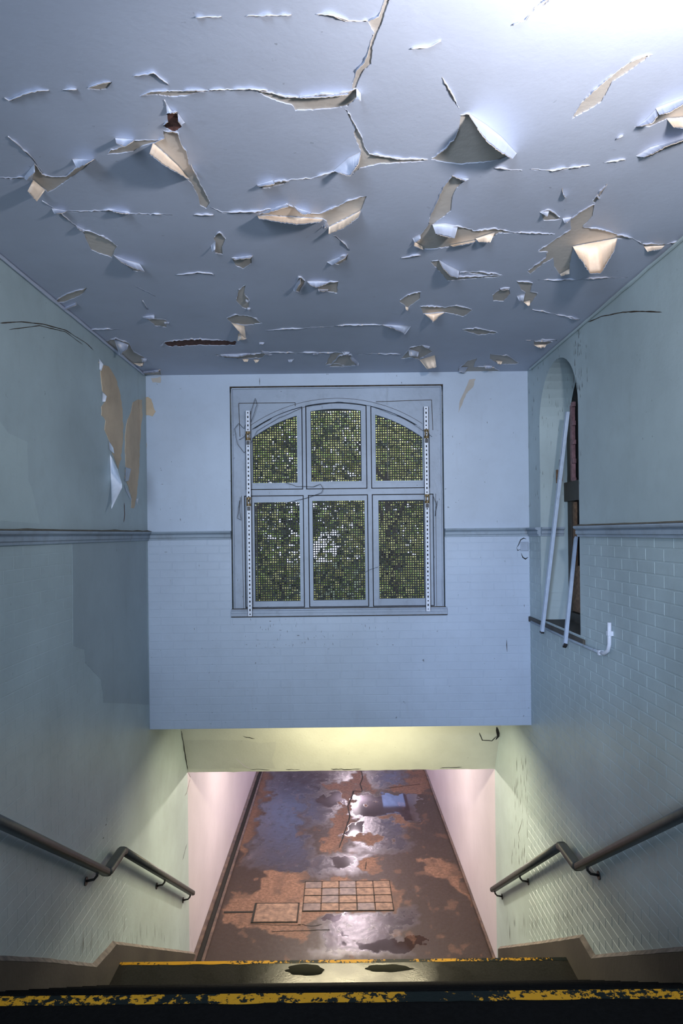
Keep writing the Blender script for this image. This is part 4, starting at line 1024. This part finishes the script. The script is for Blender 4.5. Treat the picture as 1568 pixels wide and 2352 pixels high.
def fpatch(px, m, name, parent, seed, off=.004):
    P = refine([Vector(p) for p in px], True, 1.2, seed, 6); pts = [ony(p.x, p.y, YW-off) for p in P]; n_ = len(pts)
    ov, keep = cdt([(max(-W+.001, p.x), p.z) for p in pts], []); mb_ = MB(); mb_.add([(v.x, YW-off, v.y) for v in ov], [tuple(f) for f in keep])
    mb_.add([p for p in pts]+[(p.x, YW, p.z) for p in pts], [(i, (i+1) % n_, n_+(i+1) % n_, n_+i) for i in range(n_)])
    return mb_.build(name, m, parent)
fpatch(lz([(975,480),(1000,475),(1020,490),(1048,575),(1030,605),(962,595),(970,540)]), M_TAN, 'bare_patch', far, 11)
fpatch(lz([(968,650),(982,700),(990,800),(982,830),(970,760)]), M_TAN, 'bare_patch', far, 12)
fpatch(lz([(968,800),(990,860),(985,930),(968,970)]), M_TAN, 'bare_patch', far, 13)
fpatch(lz([(1015,350),(1060,345),(1085,340),(1085,380),(1030,378)]), M_SUB, 'bare_patch', far, 14)
fpatch([(1078,872),(1092,870),(1085,890),(1070,905),(1060,930),(1052,948),(1056,920),(1068,895)], M_SUB, 'bare_patch', far, 15)
# torn plaster at the top of the right wall corner
# hairline cracks
def wcrack(pts, X, wd, par, m=M_DIRT):
    pl = densify([Vector(p) for p in pts], 6, .6, 1); mb_ = MB()
    flatline(mb_, [onx(p.x, p.y, X) for p in pl], wd, (-math.copysign(1, X), 0, 0), .0006 if X < 0 else .0006); mb_.build('crack', m, par)
wcrack([(0, 742), (50, 739), (100, 745), (150, 758), (200, 790), (215, 805)], -W, .004, WL); wcrack([(20, 757), (90, 748), (150, 762), (190, 792)], -W, .003, WL)
wcrack([(1350, 740), (1380, 727), (1430, 717), (1475, 715), (1520, 717)], W, .005, WR)
wcrack([(1200, 1880), (1190, 1915), (1194, 1935)], W, .006, WR)
wcrack([(236, 1930), (246, 1880), (240, 1890)], -W, .014, WL, M_BLACK); wcrack([(419, 1975), (429, 1938)], -W, .010, WL, M_BLACK); wcrack([(285, 1155), (286, 1180), (284, 1200)], -W, .012, WL, M_RUST)
wcrack([(430, 1772), (437, 1785), (428, 1822), (424, 1828)], -W, .008, WL, M_RUST); wcrack([(1160, 1660), (1180, 1560)], W, .003, WR)
rng = random.Random(3)
mb = MB()
for i in range(60):
    x = rng.uniform(1175, 1215); y = rng.uniform(1755, 2000)
    a = onx(x, y, W); flatline(mb, [a, a+Vector((0, 0, .03)), a+Vector((0, .004, .06+rng.random()*.05))], rng.uniform(.002, .007), (-1, 0, 0), .001)
for i in range(70):
    x = rng.uniform(1150, 1320); y = rng.uniform(2120, 2165)-(x-1150)*.05
    a = onx(x, y, W); flatline(mb, [a, a+Vector((0, 0, .05)), a+Vector((0, 0, .06+rng.random()*.12))], rng.uniform(.001, .004), (-1, 0, 0), .006)
for i in range(150):
    x, y = (rng.uniform(1212, 1335), rng.uniform(760, 1180)) if i % 3 else (rng.gauss(1330, 8), rng.uniform(740, 900))
    a = onx(x, y, W); flatline(mb, [a, a+Vector((0, 0, .01)), a+Vector((0, .002, .02+rng.random()*.04))], rng.uniform(.002, .005), (-1, 0, 0), .001)
mb.build('scuff_marks', M_DIRT, WR)['kind'] = 'stuff'
mb = MB()
for i in range(70):
    x = rng.uniform(160, 445); y = 2165+rng.uniform(-30, 14)+(x-270)*.08
    if x < 275: y += 30
    a = onx(x, y, -W); flatline(mb, [a, a+Vector((0, 0, .05)), a+Vector((0, 0, .06+rng.random()*.10))], rng.uniform(.001, .003), (1, 0, 0), .003)
mb.build('scuff_marks', M_DIRT, WL)['kind'] = 'stuff'
mb = MB()
for i in range(130):
    t = rng.random()
    if t < .45: x, y = rng.uniform(560, 900), rng.gauss(1460, 25)
    elif t < .6: x, y = rng.choice([536, 543, 1010, 1017, 556])+rng.gauss(0, 3), rng.uniform(890, 1390)
    else: x, y = rng.uniform(345, 1205), rng.uniform(880, 1640)
    a = ony(x, y, YW); L = rng.uniform(.004, .03); d = Vector((1, 0, 0)) if rng.random() < .35 else Vector((rng.uniform(-.2, .2), 0, 1))
    if 530 < x < 1020 and 885 < y < 1404: a.y = R0+.006
    flatline(mb, [a, a+d*L*.5, a+d*L], rng.uniform(.0008, .003), (0, -1, 0), .0022)
a = ony(1163, 1470, YW); flatline(mb, [a, a+Vector((0, 0, -.05)), a+Vector((.003, 0, -.11))], .007, (0, -1, 0), .003)
a = ony(596, 868, YW); flatline(mb, [a, a+Vector((0, 0, -.03)), a+Vector((0, 0, -.07))], .003, (0, -1, 0), .003)
mb.build('scuff_marks', M_DIRT, far)['kind'] = 'stuff'

# ================================================================== OUTSIDE
qd('ground', [(-14, 6.8, 3.4), (14, 6.8, 3.4), (14, 40, 3.4), (-14, 40, 3.4)], plain('grass', (.10, .14, .05), .9))
rng = random.Random(11)
def tree(x, y, h, r, mi, n_, label):
    root = empty('tree', (x, y, 3.4), label, 'tree', 'trees behind the window')
    mb_ = MB(); mb_.tube([(x, y, 3.4), (x+.05, y, 3.4+h*.4), (x-.05, y+.1, 3.4+h*.8)], [.12, .09, .03], 8)
    for k in range(6):
        a = rng.uniform(0, 6.28); z = 3.4+h*(.3+.08*k); mb_.tube([(x, y, z), (x+math.cos(a)*r*.5, y+math.sin(a)*r*.5, z+.5), (x+math.cos(a)*r*.8, y+math.sin(a)*r*.8, z+.7)], [.04, .025, .01], 5)
    mb_.build('trunk', M_BARK, root)
    mb_ = MB(); ms = []
    cl = [(rng.gauss(0, r*.5), rng.gauss(0, r*.4), rng.uniform(.2, 1.05)*h) for _ in range(34)]
    for k in range(n_):
        c = rng.choice(cl); p = Vector((x+c[0]+rng.gauss(0, .2), y+c[1]+rng.gauss(0, .2), 3.4+c[2]+rng.gauss(0, .2)))
        d = Vector((rng.gauss(0, 1), rng.gauss(0, 1), rng.gauss(0, 1))).normalized(); e = d.orthogonal().normalized(); s_ = rng.uniform(.03, .07)
        mb_.add([p-d*s_, p+e*s_*.45, p+d*s_, p-e*s_*.45], [(0, 1, 2, 3)], rng.choice(mi))
    o = link('leaves', mb_.v, mb_.f, M_LEAF, root, mb_.m); o['kind'] = 'stuff'
tree(-1.5, 9.3, 3.2, .85, [0, 1, 1, 2], 5200, 'leafy green tree behind the left window panes')
tree(0.75, 9.8, 3.2, .8, [0, 1, 1, 1, 2], 4200, 'yellow green tree behind the middle and right window panes')
def hedge():
    root = empty('hedge', (0, 13, 3.4), 'tall dense hedge filling the view behind the window trees', 'hedge')
    mb_ = MB(); n_ = 21000
    for k in range(n_):
        p = Vector((rng.uniform(-4.6, 4.6), 12.6+rng.gauss(0, .35), 3.4+3.9*rng.random()**.8))
        if noise.noise(p*1.3) > .40: continue
        d = Vector((rng.gauss(0, 1), rng.gauss(0, 1), rng.gauss(0, 1))).normalized(); e = d.orthogonal().normalized(); s_ = rng.uniform(.05, .12)
        mb_.add([p-d*s_, p+e*s_*.5, p+d*s_, p-e*s_*.5], [(0, 1, 2, 3)], rng.choice([0, 1, 1, 2]) if noise.noise(p*.9+Vector((3, 3, 3))) > -.15 else rng.choice([0, 2]))
    o = link('leaves', mb_.v, mb_.f, M_LEAF, root, mb_.m); o['kind'] = 'stuff'
    mb_ = MB()
    for x in (-3.2, -1.1, .9, 3.0): mb_.tube([(x, 12.7, 3.4), (x+.1, 12.8, 5.0), (x, 12.7, 6.2)], [.09, .06, .02], 6)
    mb_.build('stems', M_BARK, root)['kind'] = 'stuff'
hedge()
